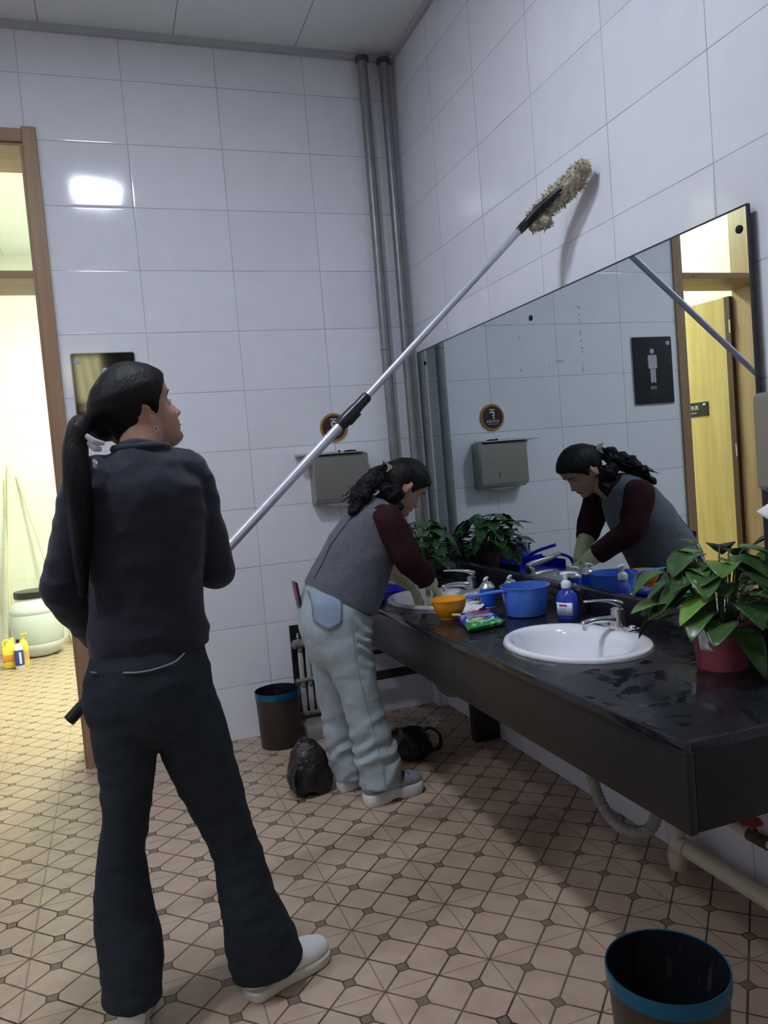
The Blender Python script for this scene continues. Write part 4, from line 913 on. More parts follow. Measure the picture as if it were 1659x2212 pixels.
jg = thing('cleaner_jug', 'yellow cleaner jug with orange label on the floor left of the barrel', 'jug', (-2.485, 2.74, 0))
M['jug'] = mat('yellow_plastic', (0.80, 0.68, 0.10), 0.35)
me = MB(); me.bb(-2.56, -2.45, 2.69, 2.80, 0.001, 0.17, 0.022); 
obj('jug_body', me, M['jug'], jg)
obj('jug_shoulder', MB().limb([(-2.505, 2.745, 0.155, 0.046, 0.046), (-2.500, 2.745, 0.19, 0.035, 0.034), (-2.49, 2.745, 0.215, 0.02, 0.02)], 24, 4), M['jug'], jg)
obj('jug_handle', MB().limb([(-2.548, 2.74, 0.15, 0.010), (-2.553, 2.74, 0.20, 0.010), (-2.53, 2.74, 0.222, 0.010), (-2.49, 2.745, 0.21, 0.010)], 14, 5), M['jug'], jg)
obj('jug_cap', MB().rod((-2.488, 2.745, 0.212), (-2.488, 2.745, 0.235), 0.017), M['jug'], jg)
obj('jug_label', MB().bb(-2.562, -2.448, 2.688, 2.802, 0.045, 0.125, 0.018), mat('orange_label', (0.75, 0.30, 0.06), 0.4), jg)
pm = thing('pump_bottle', 'yellow pump bottle with orange label just right of the white and blue bottle', 'bottle', (-2.410, 2.765, 0))
obj('pump_label', MB().lathe([(0.0344, 0.05), (0.0348, 0.05), (0.0348, 0.12), (0.0344, 0.12)], (-2.410, 2.765, 0), 28, cap=False), mat('pale_orange_label', (0.75, 0.42, 0.20), 0.4), pm)
obj('bottle_body', MB().lathe([(0, 0.001), (0.032, 0.001), (0.034, 0.01), (0.034, 0.16), (0.028, 0.19), (0.013, 0.205), (0.013, 0.215), (0, 0.215)], (-2.410, 2.765, 0), 28), M['jug'], pm)
obj('pump_head', MB().rod((-2.410, 2.765, 0.214), (-2.410, 2.765, 0.25), 0.006).rod((-2.420, 2.765, 0.25), (-2.375, 2.755, 0.252), 0.006), M['jug'], pm)
wb_ = thing('cleaner_bottle', 'slim white bottle with blue label and black cap before the yellow jug', 'bottle', (-2.435, 2.655, 0))
obj('bottle_body', MB().lathe([(0, 0.001), (0.031, 0.001), (0.033, 0.006), (0.033, 0.155), (0.028, 0.18), (0.013, 0.20), (0.011, 0.205), (0, 0.205)], (-2.435, 2.655, 0), 28), M['white_paint'], wb_)
obj('bottle_cap', MB().rod((-2.435, 2.655, 0.204), (-2.435, 2.655, 0.232), 0.013), M['black_plastic'], wb_)
obj('blue_label', MB().lathe([(0.0336, 0.03), (0.0338, 0.03), (0.0338, 0.15), (0.0336, 0.15)], (-2.435, 2.655, 0), 28, cap=False), mat('navy_label', (0.03, 0.06, 0.35), 0.4), wb_)
obj('label_window', MB().bb(-2.432, -2.415, 2.620, 2.6235, 0.045, 0.135), M['white_paint'], wb_, False)
M['stick'] = mat('cream_pole', (0.62, 0.58, 0.44), 0.5)
tag(obj('broom_handle', MB().rod((-2.585, 3.30, 0.004), (-2.49, 3.765, 1.62), 0.012), M['stick']), 'cream broom handle leaning in the corner left of the barrel', 'broom handle')
tag(obj('mop_handle', MB().rod((-2.560, 3.42, 0.004), (-2.53, 3.768, 1.50), 0.010), M['stick']), 'cream mop handle standing nearly upright right beside the broom handle', 'mop handle')
tag(obj('diagonal_pole', MB().rod((-2.08, 3.40, 0.004), (-2.43, 3.768, 1.52), 0.011), M['stick']), 'cream pole leaning diagonally behind the barrel', 'pole')
tag(obj('pipe_offcut', MB().rod((-2.12, 3.52, 0.036), (-1.95, 3.60, 0.036), 0.035), M['white_paint']), 'short white pipe offcut lying on the floor right of the barrel', 'pipe')

# ------------------------------------------------------------------ people
SKIN = (0.42, 0.235, 0.16)
M['skin'] = noisy(mat('skin', SKIN, 0.5, sss=0.12), 30, 0.06, 0.08, 150)
M['hair'] = noisy(mat('black_hair', (0.0045, 0.004, 0.0045), 0.5, spec=0.22), 300, 0.5, 0.5, 260, stretch=(1, 1, 0.15), dist=0.004)
M['lip'] = mat('lips', (0.36, 0.10, 0.09), 0.45)
M['brow'] = mat('eyebrow', (0.02, 0.015, 0.012), 0.7)
def interp(tab, z):
    zs = [t[0] for t in tab]; return float(np.interp(z, zs, [t[1] for t in tab]))
PF = [(-.112, .055), (-.106, .074), (-.096, .083), (-.086, .081), (-.078, .0775), (-.070, .083), (-.063, .0835), (-.057, .0855), (-.048, .081), (-.035, .083), (-.015, .080), (0, .078), (.012, .082), (.024, .088), (.05, .089), (.075, .077), (.095, .056), (.108, .032), (.115, .004)]
PB = [(-.112, .0), (-.10, .01), (-.085, .03), (-.06, .062), (-.03, .083), (0, .096), (.03, .101), (.06, .094), (.085, .072), (.105, .038), (.115, .004)]
PW = [(-.112, .018), (-.106, .028), (-.096, .040), (-.08, .050), (-.055, .061), (-.03, .067), (0, .071), (.03, .0735), (.06, .070), (.085, .054), (.105, .029), (.115, .004)]
NO = [(-.060, 0), (-.050, .002), (-.046, .013), (-.040, .021), (-.034, .0215), (-.022, .016), (-.008, .010), (.006, .005), (.016, 0)]
def head_point(a, z):
    ca, sa = math.cos(a), math.sin(a); F, B, W = interp(PF, z), interp(PB, z), interp(PW, z)
    x = F * abs(ca) ** 0.86 if ca > 0 else -B * abs(ca) ** 0.95
    y = W * math.copysign(abs(sa) ** 0.92, sa)
    if ca > 0:
        wd = 0.0085 + 0.007 * max(0, 1 - abs(z + .042) / .016)
        x += interp(NO, z) * math.exp(-(y / wd) ** 2)
        x -= 0.010 * math.exp(-((abs(y) - .031) / .015) ** 2 - ((z - .0) / .011) ** 2)
        x += 0.004 * math.exp(-((abs(y) - .038) / .018) ** 2 - ((z + .035) / .02) ** 2)
        x -= 0.003 * math.exp(-(y / .03) ** 2 - ((z + .0745) / .004) ** 2)
        x += 0.0015 * math.exp(-((abs(y) - .031) / .012) ** 2 - ((z - .0) / .006) ** 2)
    return Vector((x, y, z))
def head_into(b, H, s=1.0):
    zs = list(np.linspace(-.112, .1145, 60)); n = 64
    rings = [b.ring([H @ (head_point(2 * PI * k / n, z) * s) for k in range(n)]) for z in zs]
    b.skin(rings)
    for sd in (-1, 1):
        e = H @ Matrix.Translation((-0.012, sd * 0.0735, -0.012)) @ Matrix.Rotation(sd * 0.35, 4, 'Z') @ Matrix.Rotation(0.12, 4, 'Y')
        e = H @ Matrix.Translation((-0.014, sd * 0.0750, -0.012)) @ Matrix.Rotation(sd * 0.26, 4, 'Z') @ Matrix.Rotation(0.15, 4, 'Y')
        b.ell((0, 0, 0), (0.0155, 0.0045, 0.027), e)
        hp = [(0.010, 0.002, 0.004), (0.012, 0.003, 0.015), (0.004, 0.004, 0.024), (-0.009, 0.005, 0.023), (-0.016, 0.005, 0.012), (-0.016, 0.005, -0.004), (-0.008, 0.004, -0.020), (0.002, 0.003, -0.030)]
        b.limb([(*(e @ Vector((x_, sd * y_, z_))), 0.0042) for x_, y_, z_ in hp], 8, 4)
        e2 = H @ Matrix.Translation((-0.004, sd * 0.0715, -0.030)); b.ell((0, 0, 0), (0.009, 0.005, 0.012), e2)
def hairline(a):
    """height above which hair covers the skull, by direction (0 = face front)"""
    d = abs((a + PI) % (2 * PI) - PI)
    return float(np.interp(d, [0, 0.6, 0.95, 1.25, 1.40, 1.60, 1.80, 2.1, PI], [.058, .054, .036, .006, -.024, .016, -.012, -.064, -.084]))
def hair_cap(H, thick=0.012, seed=0):
    b = MB(); zs = list(np.linspace(-.10, .1145, 56)); n = 84; rings = []
    for z in zs:
        r = []
        for k in range(n):
            a = 2 * PI * k / n; p = head_point(a, z); hl = hairline(a)
            f = 1 / (1 + math.exp(-(z - hl) / 0.0035)); off = -0.010 + (0.010 + thick * (1 + 0.25 * math.sin(a * 23 + z * 40) * 0.25)) * f
            c0 = Vector((-0.01, 0, max(min(z, .06), -.04))); d = (p - c0).normalized()
            r.append(H @ (p + d * off))
        rings.append(b.ring(r))
    return b.skin(rings)
def face_bits(parent, H):
    for sd in (-1, 1):
        pts = []
        for y, z in ((0.016, 0.020), (0.028, 0.0245), (0.040, 0.022), (0.047, 0.016)):
            a = math.atan2(sd * y / interp(PW, z), 0.8); p = head_point(math.asin(min(1, (y / interp(PW, z)) ** (1 / .92))) * sd, z); pts.append((*(H @ (p + Vector((0.0010, 0, 0)))), 0.0022, 0.0016))
        obj('eyebrow', MB().limb(pts, 8, 4), M['brow'], parent)
        pts = []
        for y, z in ((0.019, -0.0015), (0.027, -0.0035), (0.036, -0.0035), (0.043, -0.0005)):
            p = head_point(math.asin(min(1, (y / interp(PW, z)) ** (1 / .92))) * sd, z); pts.append((*(H @ (p + Vector((0.0008, 0, 0)))), 0.0013, 0.0010))
        obj('eyelash_line', MB().limb(pts, 8, 4), M['brow'], parent)
    b = MB()
    for z, w_ in ((-.0665, .0042), (-.0735, .0046)):
        pts = []
        for y in (-.022, -.011, 0, .011, .022):
            q = math.asin(min(1, (abs(y) / interp(PW, z)) ** (1 / .92))) * (1 if y > 0 else -1); p = head_point(q, z + (0.001 if abs(y) > .02 else 0)); rr_ = w_ * (0.35 + 0.65 * (1 - (y / .024) ** 2)); pts.append((*(H @ (p + Vector((-0.0005, 0, 0)))), rr_, rr_))
        b.limb(pts, 10, 4)
    obj('lips', b, M['lip'], parent)
def frame(origin, fwd, up):
    f = Vector(fwd).normalized(); l = Vector(up).cross(f).normalized(); u = f.cross(l)
    return Matrix(((f.x, l.x, u.x, origin[0]), (f.y, l.y, u.y, origin[1]), (f.z, l.z, u.z, origin[2]), (0, 0, 0, 1)))

def grip_hand(b, wrist, axis_pt, axis_dir, gr, side, over=(0, 0, 1), s=1.0):
    """a right or left hand closed round a rod: wrist position, a point on the rod, the rod direction"""
    ax = Vector(axis_dir).normalized(); c = Vector(axis_pt); w_ = Vector(wrist)
    rad = (w_ - c); rad -= ax * rad.dot(ax); rad.normalize()           # from rod towards wrist
    tan = ax.cross(rad) * side
    pr = gr + 0.010 * s
    # palm
    for off in (-0.026, -0.009, 0.009, 0.026):
        kn = c + ax * off * s + rad * (pr + 0.010) + tan * 0.012
        b.limb([(*(w_ + ax * off * 0.45), 0.016 * s, 0.014 * s), (*((w_ + kn) / 2 + ax * off * 0.2), 0.015 * s, 0.014 * s), (*kn, 0.011 * s, 0.011 * s)], 12, 4)
    for off, L in ((-0.030, 0.80), (-0.010, 0.95), (0.010, 1.0), (0.030, 0.92)):
        pts = []
        for k in range(8):
            ph = 0.3 + (3.7 * L) * k / 7; rr_ = pr + (0.012 if k == 0 else 0.0)
            q = c + ax * off * s + (rad * math.cos(ph) + tan * math.sin(ph)) * rr_
            pts.append((*q, (0.0098 - 0.0003 * k) * s))
        b.limb(pts, 12, 3)
    pts = []
    for k in range(6):
        ph = -0.3 - 2.0 * k / 5; q = c + ax * (0.044 - 0.002 * k) * s + (rad * math.cos(ph) + tan * math.sin(ph)) * (pr + 0.002)
        pts.append((*q, (0.0125 - 0.0006 * k) * s))
    b.limb([(*(w_ + ax * 0.012), 0.014 * s)] + pts, 12, 3)

def open_hand(b, wrist, fwd, nrm, side, curl=0.5, s=1.0, spread=0.08, pad=0.0):
    """relaxed curled hand: fwd = finger direction, nrm = back of the hand, side=+1/-1 thumb side"""
    f = Vector(fwd).normalized(); n_ = Vector(nrm); n_ -= f * n_.dot(f); n_.normalize(); l = n_.cross(f) * side; w_ = Vector(wrist)
    r0 = 0.0098 * s + pad
    for k, (off, L) in enumerate(((0.030, 0.072), (0.010, 0.080), (-0.010, 0.075), (-0.029, 0.060))):
        kn = w_ + f * 0.085 * s + l * off * s
        b.limb([(*(w_ + l * off * 0.5), 0.015 * s + pad, 0.013 * s + pad), (*((w_ + kn) / 2), 0.014 * s + pad, 0.012 * s + pad), (*kn, r0 + 0.001, r0)], 12, 4)
        p = kn; ang = curl * 0.5; pts = [(*p, r0)]
        for sg, fr in ((0, 0.42), (1, 0.32), (2, 0.26)):
            ang += curl * (0.55 if sg else 0.25); d = (f * math.cos(ang) - n_ * math.sin(ang) + l * (off * 3 * spread)).normalized(); p = p + d * L * s * fr; pts.append((*p, r0 * (1 - 0.09 * (sg + 1))))
        b.limb(pts, 12, 4)
    p0 = w_ + f * 0.022 * s + l * 0.020 * s
    b.limb([(*p0, 0.014 * s + pad), (*(p0 + l * 0.026 * s + f * 0.022 * s - n_ * 0.010), 0.0125 * s + pad), (*(p0 + l * 0.036 * s + f * 0.048 * s - n_ * 0.022), 0.011 * s + pad), (*(p0 + l * 0.034 * s + f * 0.070 * s - n_ * 0.030), 0.0095 * s + pad)], 12, 4)

def cloth(name, col, rough=0.85, amt=0.12, sc=40, b1=0.25, sheen=0.0):
    m = mat(name, col, rough, spec=0.25, sheen=sheen); n = NT(m); tc = n.n('ShaderNodeTexCoord'); v = tc.outputs['Object']
    a = tuple(c * (1 - amt) for c in col); bb_ = tuple(min(1, c * (1 + amt)) for c in col)
    n.l(n.mix(n.ramp(n.noise(v, sc, 5, 0.65), 0.3, 0.7), a, bb_), n.b.inputs['Base Color'])
    h = n.m('ADD', n.noise(v, 380, 2), n.m('MULTIPLY', n.noise(v, 9, 3, 0.5, 0.8), 5.0))
    n.l(n.bump(h, b1, 0.004), n.b.inputs['Normal']); return m
def folds(seed, amp=0.005, sc=9, stretch=(1, 1, 1), ridge=True, extra=None):
    sv = Vector(stretch)
    def f(p, n_):
        q = Vector((p.x * sv.x, p.y * sv.y, p.z * sv.z)) * sc + Vector((seed, seed, seed)); v = noise.noise(q); w_ = noise.noise(q * 2.1)
        o = ((1 - 2 * abs(v)) * amp + w_ * amp * 0.5) if ridge else v * amp
        if extra: o += extra(p, n_)
        return o
    return f

# ---------------- the extension pole (held by the standing woman)
PA = Vector((-1.304, -1.640, 1.134)); PB_ = Vector((-0.190, -1.561, 2.118)); pd = (PB_ - PA).normalized(); PL = (PB_ - PA).length
def pole_at(t): return PA + (PB_ - PA) * t
M['alu'] = noisy(mat('pale_aluminium_pole', (0.62, 0.63, 0.72), 0.34, 0.6), 30, 0.04)
M['alu2'] = noisy(mat('thin_aluminium_pole', (0.50, 0.51, 0.60), 0.38, 0.5), 30, 0.04)
mp_ = thing('extension_duster', 'long telescopic silver pole with black grips and a beige duster head, held to the wall', 'duster', tuple(pole_at(-0.42)))
obj('lower_pole', MB().rod(pole_at(-0.40), pole_at(0.345), 0.0150, n=28), M['alu'], mp_)
obj('upper_pole', MB().rod(pole_at(0.33), pole_at(1.0), 0.0118, n=24), M['alu2'], mp_)
Q = [(pole_at(0.335), 0.0162), (pole_at(0.345), 0.0205), (pole_at(0.36), 0.0215), (pole_at(0.385), 0.0195), (pole_at(0.400), 0.0175), (pole_at(0.425), 0.0175), (pole_at(0.43), 0.0135)]
obj('lock_collar', MB().limb([(*p, r, r) for p, r in Q], 24, 4, ref=(0, 1, 0), capround=False), M['black_plastic'], mp_)
obj('collar_lever', MB().box(pole_at(0.378) + Vector((0.006, -0.004, -0.020)), (0.05, 0.012, 0.012), face_matrix((0, 0, 0), pd, (0, 1, 0)).to_3x3().to_4x4(), 0.003), M['black_plastic'], mp_)
obj('end_grip', MB().rod(pole_at(-0.445), pole_at(-0.36), 0.0175, n=24), M['black_plastic'], mp_)
hd = [(pole_at(0.985), 0.014), (pole_at(1.0), 0.016), (pole_at(1.015), 0.015), (pole_at(1.03), 0.016), (pole_at(1.045) + Vector((0.0, -0.006, 0.0)), 0.018)]
obj('head_socket', MB().limb([(*p, r, r) for p, r in hd], 18, 4, ref=(0, 1, 0)), M['black_plastic'], mp_)
# duster head: a soft pad bending against the wall
hb = MB()
HP = [(-0.150, -1.555, 2.150, 0.018, 0.016), (-0.115, -1.585, 2.172, 0.030, 0.022), (-0.085, -1.640, 2.203, 0.036, 0.024), (-0.062, -1.695, 2.232, 0.034, 0.024), (-0.052, -1.735, 2.258, 0.026, 0.022)]
hb.limb(HP, 28, 6, ref=(0, 0.55, -0.8)); hb.ell((-0.115, -1.575, 2.135), (0.024, 0.032, 0.024)).ell((-0.14, -1.56, 2.125), (0.02, 0.024, 0.020))
hm = organic(hb, 0.005, 2, folds(3, 0.006, 40, ridge=True))
M['duster'] = noisy(mat('beige_duster_fibre', (0.40, 0.36, 0.27), 0.95), 60, 0.35, 0.8, 200)
for v_ in hm.vertices:
    if v_.co.x > -0.004: v_.co.x = -0.004
dh = obj('duster_pad', hm, M['duster'], mp_, True, 180)
tf = MB(); rr = random.Random(2)
vs = [v_ for v_ in hm.vertices]
for k in range(900):
    v_ = rr.choice(vs); n_ = v_.normal; L = rr.uniform(0.004, 0.009)
    q = v_.co + n_ * L + Vector((rr.gauss(0, .003), rr.gauss(0, .003), rr.gauss(0, .003))); q.x = min(q.x, -0.003)
    tf.rod(v_.co - n_ * 0.002, q, 0.0022, 0.0008, n=5)
obj('pad_fringe', tf, M['duster'], dh)['kind'] = 'stuff'
obj('pad_plate', MB().limb([(-0.175, -1.565, 2.132, 0.014, 0.012), (-0.145, -1.595, 2.165, 0.016, 0.014), (-0.118, -1.640, 2.192, 0.014, 0.012), (-0.095, -1.675, 2.215, 0.008, 0.008)], 14, 4, ref=(0, 0.55, -0.8)), M['black_plastic'], mp_)

# ---------------- standing woman
W1 = 'person'
X0, Y0 = -1.57, -2.0
H1 = frame((-1.544, -1.955, 1.512), (0.91, 0.27, 0.33), (-0.32, -0.10, 0.94))
body = MB()
head_into(body, H1)
body.limb([(-1.552, -2.005, 1.36, 0.056, 0.052), (-1.548, -2.000, 1.42, 0.050, 0.050), (-1.543, -1.985, 1.475, 0.050, 0.052)], 24, 5)
# trunk and legs under the clothes
body.limb([(-1.590, -1.99, 0.84, 0.125, 0.085), (-1.575, -1.99, 0.98, 0.115, 0.078), (-1.570, -1.99, 1.08, 0.108, 0.072), (-1.562, -1.995, 1.20, 0.125, 0.082), (-1.555, -2.0, 1.32, 0.135, 0.078), (-1.552, -2.0, 1.385, 0.075, 0.05)], 28, 5, ref=(1, 0, 0))
body.limb([(-1.655, -1.995, 0.84, 0.066, 0.068), (-1.672, -2.00, 0.56, 0.048, 0.052), (-1.690, -2.01, 0.44, 0.042, 0.046), (-1.697, -2.03, 0.26, 0.040, 0.044), (-1.700, -2.05, 0.09, 0.030, 0.034)], 20, 5, ref=(1, 0, 0))
body.limb([(-1.510, -1.99, 0.84, 0.068, 0.068), (-1.455, -1.99, 0.56, 0.050, 0.052), (-1.425, -1.99, 0.42, 0.044, 0.046), (-1.400, -2.00, 0.26, 0.040, 0.044), (-1.372, -2.005, 0.09, 0.030, 0.034)], 20, 5, ref=(1, 0, 0))
body.limb([(-1.70, -2.04, 0.07, 0.030, 0.035), (-1.698, -1.97, 0.050, 0.026, 0.018), (-1.695, -1.90, 0.045, 0.020, 0.010)], 16, 4, ref=(1, 0, 0))
body.limb([(-1.375, -2.01, 0.07, 0.030, 0.035), (-1.32, -1.99, 0.055, 0.026, 0.018), (-1.26, -1.965, 0.048, 0.020, 0.010)], 16, 4, ref=(0, 1, 0))
SL, ELB, WL = (-1.672, -2.00, 1.345), (-1.760, -1.965, 1.095), tuple(pole_at(-0.31) + Vector((-0.020, -0.075, 0.050)))
SR, ERB, WR = (-1.448, -1.99, 1.350), (-1.392, -1.945, 1.098), tuple(pole_at(-0.085) + Vector((0.010, -0.078, 0.030)))
for s_, e_, w_ in ((SL, ELB, WL), (SR, ERB, WR)):
    body.limb([(*s_, 0.042), (*((Vector(s_) + Vector(e_)) / 2), 0.036), (*e_, 0.031), (*((Vector(e_) + Vector(w_)) / 2), 0.029), (*w_, 0.021)], 16, 5)
grip_hand(body, WL, pole_at(-0.31), pd, 0.016, 1, s=0.9)
grip_hand(body, WR, pole_at(-0.085), pd, 0.016, -1, s=0.9)
bm_ = organic(body, 0.0042, 2)
person1 = obj('person', bm_, M['skin'], None, True, 180)
tag(person1, 'person with back turned in dark jacket and flared dark jeans holding up a long pole', 'person')
face_bits(person1, H1)
M['eye_white'] = mat('eye_white', (0.6, 0.58, 0.56), 0.2); M['iris'] = mat('dark_iris', (0.02, 0.012, 0.008), 0.1)
for sd in (-1, 1):
    ey = obj('eye', MB().ell(H1 @ Vector((0.0655, sd * 0.0305, -0.0035)), (0.0115, 0.0125, 0.0062), Matrix(H1.to_3x3().to_4x4())), M['eye_white'], person1)
    obj('iris', MB().ell(H1 @ Vector((0.0750, sd * 0.0305, -0.0030)), (0.0025, 0.0050, 0.0050), Matrix(H1.to_3x3().to_4x4()), 14), M['iris'], ey)
hc = MB(); hc = hair_cap(H1, 0.013)
# gathered hair towards the tie, then the long swinging tail
tie = H1 @ Vector((-0.118, 0.030, 0.012))
hc.ell(H1 @ Vector((-0.085, 0.014, 0.008)), (0.046, 0.046, 0.05))
obj('hair', organic(hc, 0.0045, 3), M['hair'], person1, True, 180)
tl = MB(); T_ = [(*(H1 @ Vector((-0.095, 0.02, 0.012))), 0.030, 0.028), (*tie, 0.020, 0.020), (-1.682, -2.045, 1.478, 0.024, 0.022), (-1.696, -2.065, 1.42, 0.032, 0.026), (-1.698, -2.075, 1.34, 0.038, 0.028), (-1.700, -2.075, 1.25, 0.035, 0.024), (-1.706, -2.07, 1.16, 0.026, 0.016), (-1.712, -2.06, 1.09, 0.010, 0.008)]
tl.limb(T_, 24, 6)
obj('ponytail', organic(tl, 0.005, 2, folds(2, 0.004, 30, (1, 1, 0.12))), M['hair'], person1, True, 180)
obj('hair_tie', MB().torus(tie, 0.021, 0.006, M=Matrix(frame((0, 0, 0), (0.3, 0.2, 0.95), (1, 0, 0)).to_3x3().to_4x4()) @ Matrix.Rotation(PI / 2, 4, 'Y'), n=28), mat('pale_hair_tie', (0.45, 0.46, 0.52), 0.4), person1)
for dz_ in (0.0, 0.012, 0.045):
    obj('tie_ribbon', MB().limb([(-1.668 + dz_ * 0.2, -2.085, 1.452 - dz_ * 1.3, 0.006, 0.0025), (-1.652, -2.092, 1.437 - dz_ * 1.2, 0.008, 0.003), (-1.632 - dz_ * 0.6, -2.088, 1.432 - dz_ * 1.1, 0.005, 0.002)], 10, 4, ref=(0, 0, 1)), bpy.data.materials['pale_hair_tie'], person1)
for sd in (-1, 1):
    obj('earring', MB().torus(H1 @ Vector((-0.006, sd * 0.082, -0.050)), 0.0058, 0.0010, M=Matrix(H1.to_3x3().to_4x4()) @ Matrix.Rotation(PI / 2, 4, 'X'), n=24, k=6), mat('silver_earring', (0.9, 0.88, 0.85), 0.15, 1.0) if sd < 0 else bpy.data.materials['silver_earring'], person1)
jk = MB()
jk.limb([(-1.574, -1.99, 0.925, 0.143, 0.103), (-1.574, -1.99, 0.965, 0.145, 0.106), (-1.570, -1.99, 1.03, 0.134, 0.098), (-1.568, -1.992, 1.09, 0.134, 0.098), (-1.562, -1.997, 1.18, 0.145, 0.106), (-1.557, -2.0, 1.27, 0.150, 0.110), (-1.556, -2.003, 1.335, 0.146, 0.100), (-1.552, -2.003, 1.375, 0.110, 0.080), (-1.550, -2.0, 1.405, 0.072, 0.066), (-1.548, -1.997, 1.43, 0.059, 0.060)], 40, 5, ref=(1, 0, 0), capround=False)
for s_, e_, w_ in ((SL, ELB, WL), (SR, ERB, WR)):
    s_, e_, w_ = Vector(s_), Vector(e_), Vector(w_); k = (w_ - e_)
    jk.limb([(*(s_ + Vector((0.05 if s_.x < X0 else -0.05, 0, 0.005))), 0.052, 0.055), (*s_, 0.058, 0.058), (*(s_.lerp(e_, 0.45)), 0.056, 0.056), (*(s_.lerp(e_, 0.85)), 0.050, 0.050), (*e_, 0.048, 0.049), (*(e_ + k * 0.3), 0.047, 0.047), (*(e_ + k * 0.7), 0.038, 0.038), (*(e_ + k * 0.93), 0.032, 0.032), (*(e_ + k * 1.0), 0.031, 0.031)], 28, 5, capround=False)
M['jacket'] = cloth('charcoal_navy_jacket', (0.020, 0.021, 0.034), 0.8, 0.15, 30, 0.2, sheen=0.15)
jacket = obj('jacket', organic(jk, 0.0055, 4, folds(1.7, 0.0045, 10, (1, 1, 1.6))), M['jacket'], person1, True, 180)
jacket['label'] = 'dark navy charcoal jacket'
cl = MB(); cl.torus((-1.549, -1.998, 1.420), 0.060, 0.012, n=40); obj('collar', organic(cl, 0.004, 2), M['jacket'], jacket, True, 180)
jn = MB()
jn.limb([(-1.574, -1.99, 0.965, 0.128, 0.094), (-1.576, -1.99, 0.92, 0.136, 0.104), (-1.582, -2.0, 0.86, 0.150, 0.118), (-1.588, -2.0, 0.80, 0.156, 0.118)], 36, 5, ref=(1, 0, 0))
LL = [(-1.640, -1.998, 0.86, 0.078, 0.090), (-1.652, -2.0, 0.754, 0.078, 0.088), (-1.657, -2.0, 0.645, 0.067, 0.076), (-1.670, -2.0, 0.53, 0.056, 0.066), (-1.688, -2.0, 0.442, 0.055, 0.064), (-1.694, -2.005, 0.371, 0.063, 0.068), (-1.696, -2.01, 0.282, 0.071, 0.078), (-1.690, -2.02, 0.208, 0.076, 0.088), (-1.694, -2.03, 0.13, 0.070, 0.085), (-1.699, -2.035, 0.088, 0.068, 0.086)]
RL = [(-1.530, -1.998, 0.86, 0.082, 0.090), (-1.505, -2.0, 0.754, 0.086, 0.090), (-1.478, -2.0, 0.62, 0.082, 0.078), (-1.440, -2.0, 0.479, 0.066, 0.068), (-1.420, -2.0, 0.401, 0.060, 0.064), (-1.408, -2.0, 0.351, 0.062, 0.066), (-1.402, -2.0, 0.284, 0.068, 0.072), (-1.394, -2.0, 0.225, 0.073, 0.080), (-1.378, -2.0, 0.144, 0.088, 0.082), (-1.366, -2.0, 0.085, 0.094, 0.080), (-1.362, -2.0, 0.050, 0.092, 0.076)]
jn.limb(LL, 36, 5, ref=(1, 0, 0), capround=False); jn.limb(RL, 36, 5, ref=(1, 0, 0), capround=False)
M['jeans_dark'] = cloth('dark_indigo_jeans', (0.024, 0.031, 0.040), 0.9, 0.2, 25, 0.25)
jme = organic(jn, 0.0055, 3, folds(4.4, 0.003, 9, (1, 1, 2.2)))
jeans = obj('jeans', jme, M['jeans_dark'], person1, True, 180)
M['stitch'] = mat('pale_stitching', (0.22, 0.22, 0.23), 0.6)
def snap(me, x, z, side=-1):
    """point of a cloth surface at given x,z facing the camera side (smallest y)"""
    best = None
    for v in me.vertices:
        d = (v.co.x - x) ** 2 + (v.co.z - z) ** 2
        if d < 0.00012 and (best is None or v.co.y < best): best = v.co.y
    return best if best is not None else -2.1
def stitch(pts, parent, me, r=0.0016):
    P_ = [(x, snap(me, x, z) - 0.0010, z, r, r) for x, z in pts]; return obj('stitching', MB().limb(P_, 6, 3), M['stitch'], parent)
stitch([(-1.640, 0.902), (-1.61, 0.899), (-1.575, 0.900), (-1.54, 0.905), (-1.52, 0.910), (-1.50, 0.921)], jeans, jme, 0.0022)
stitch([(-1.712, 0.905), (-1.700, 0.904)], jeans, jme, 0.002)
M['shoe_white'] = noisy(mat('white_shoe_leather', (0.80, 0.79, 0.78), 0.5), 15, 0.06, 0.1)
M['sole'] = noisy(mat('off_white_sole', (0.66, 0.62, 0.55), 0.6), 15, 0.08)
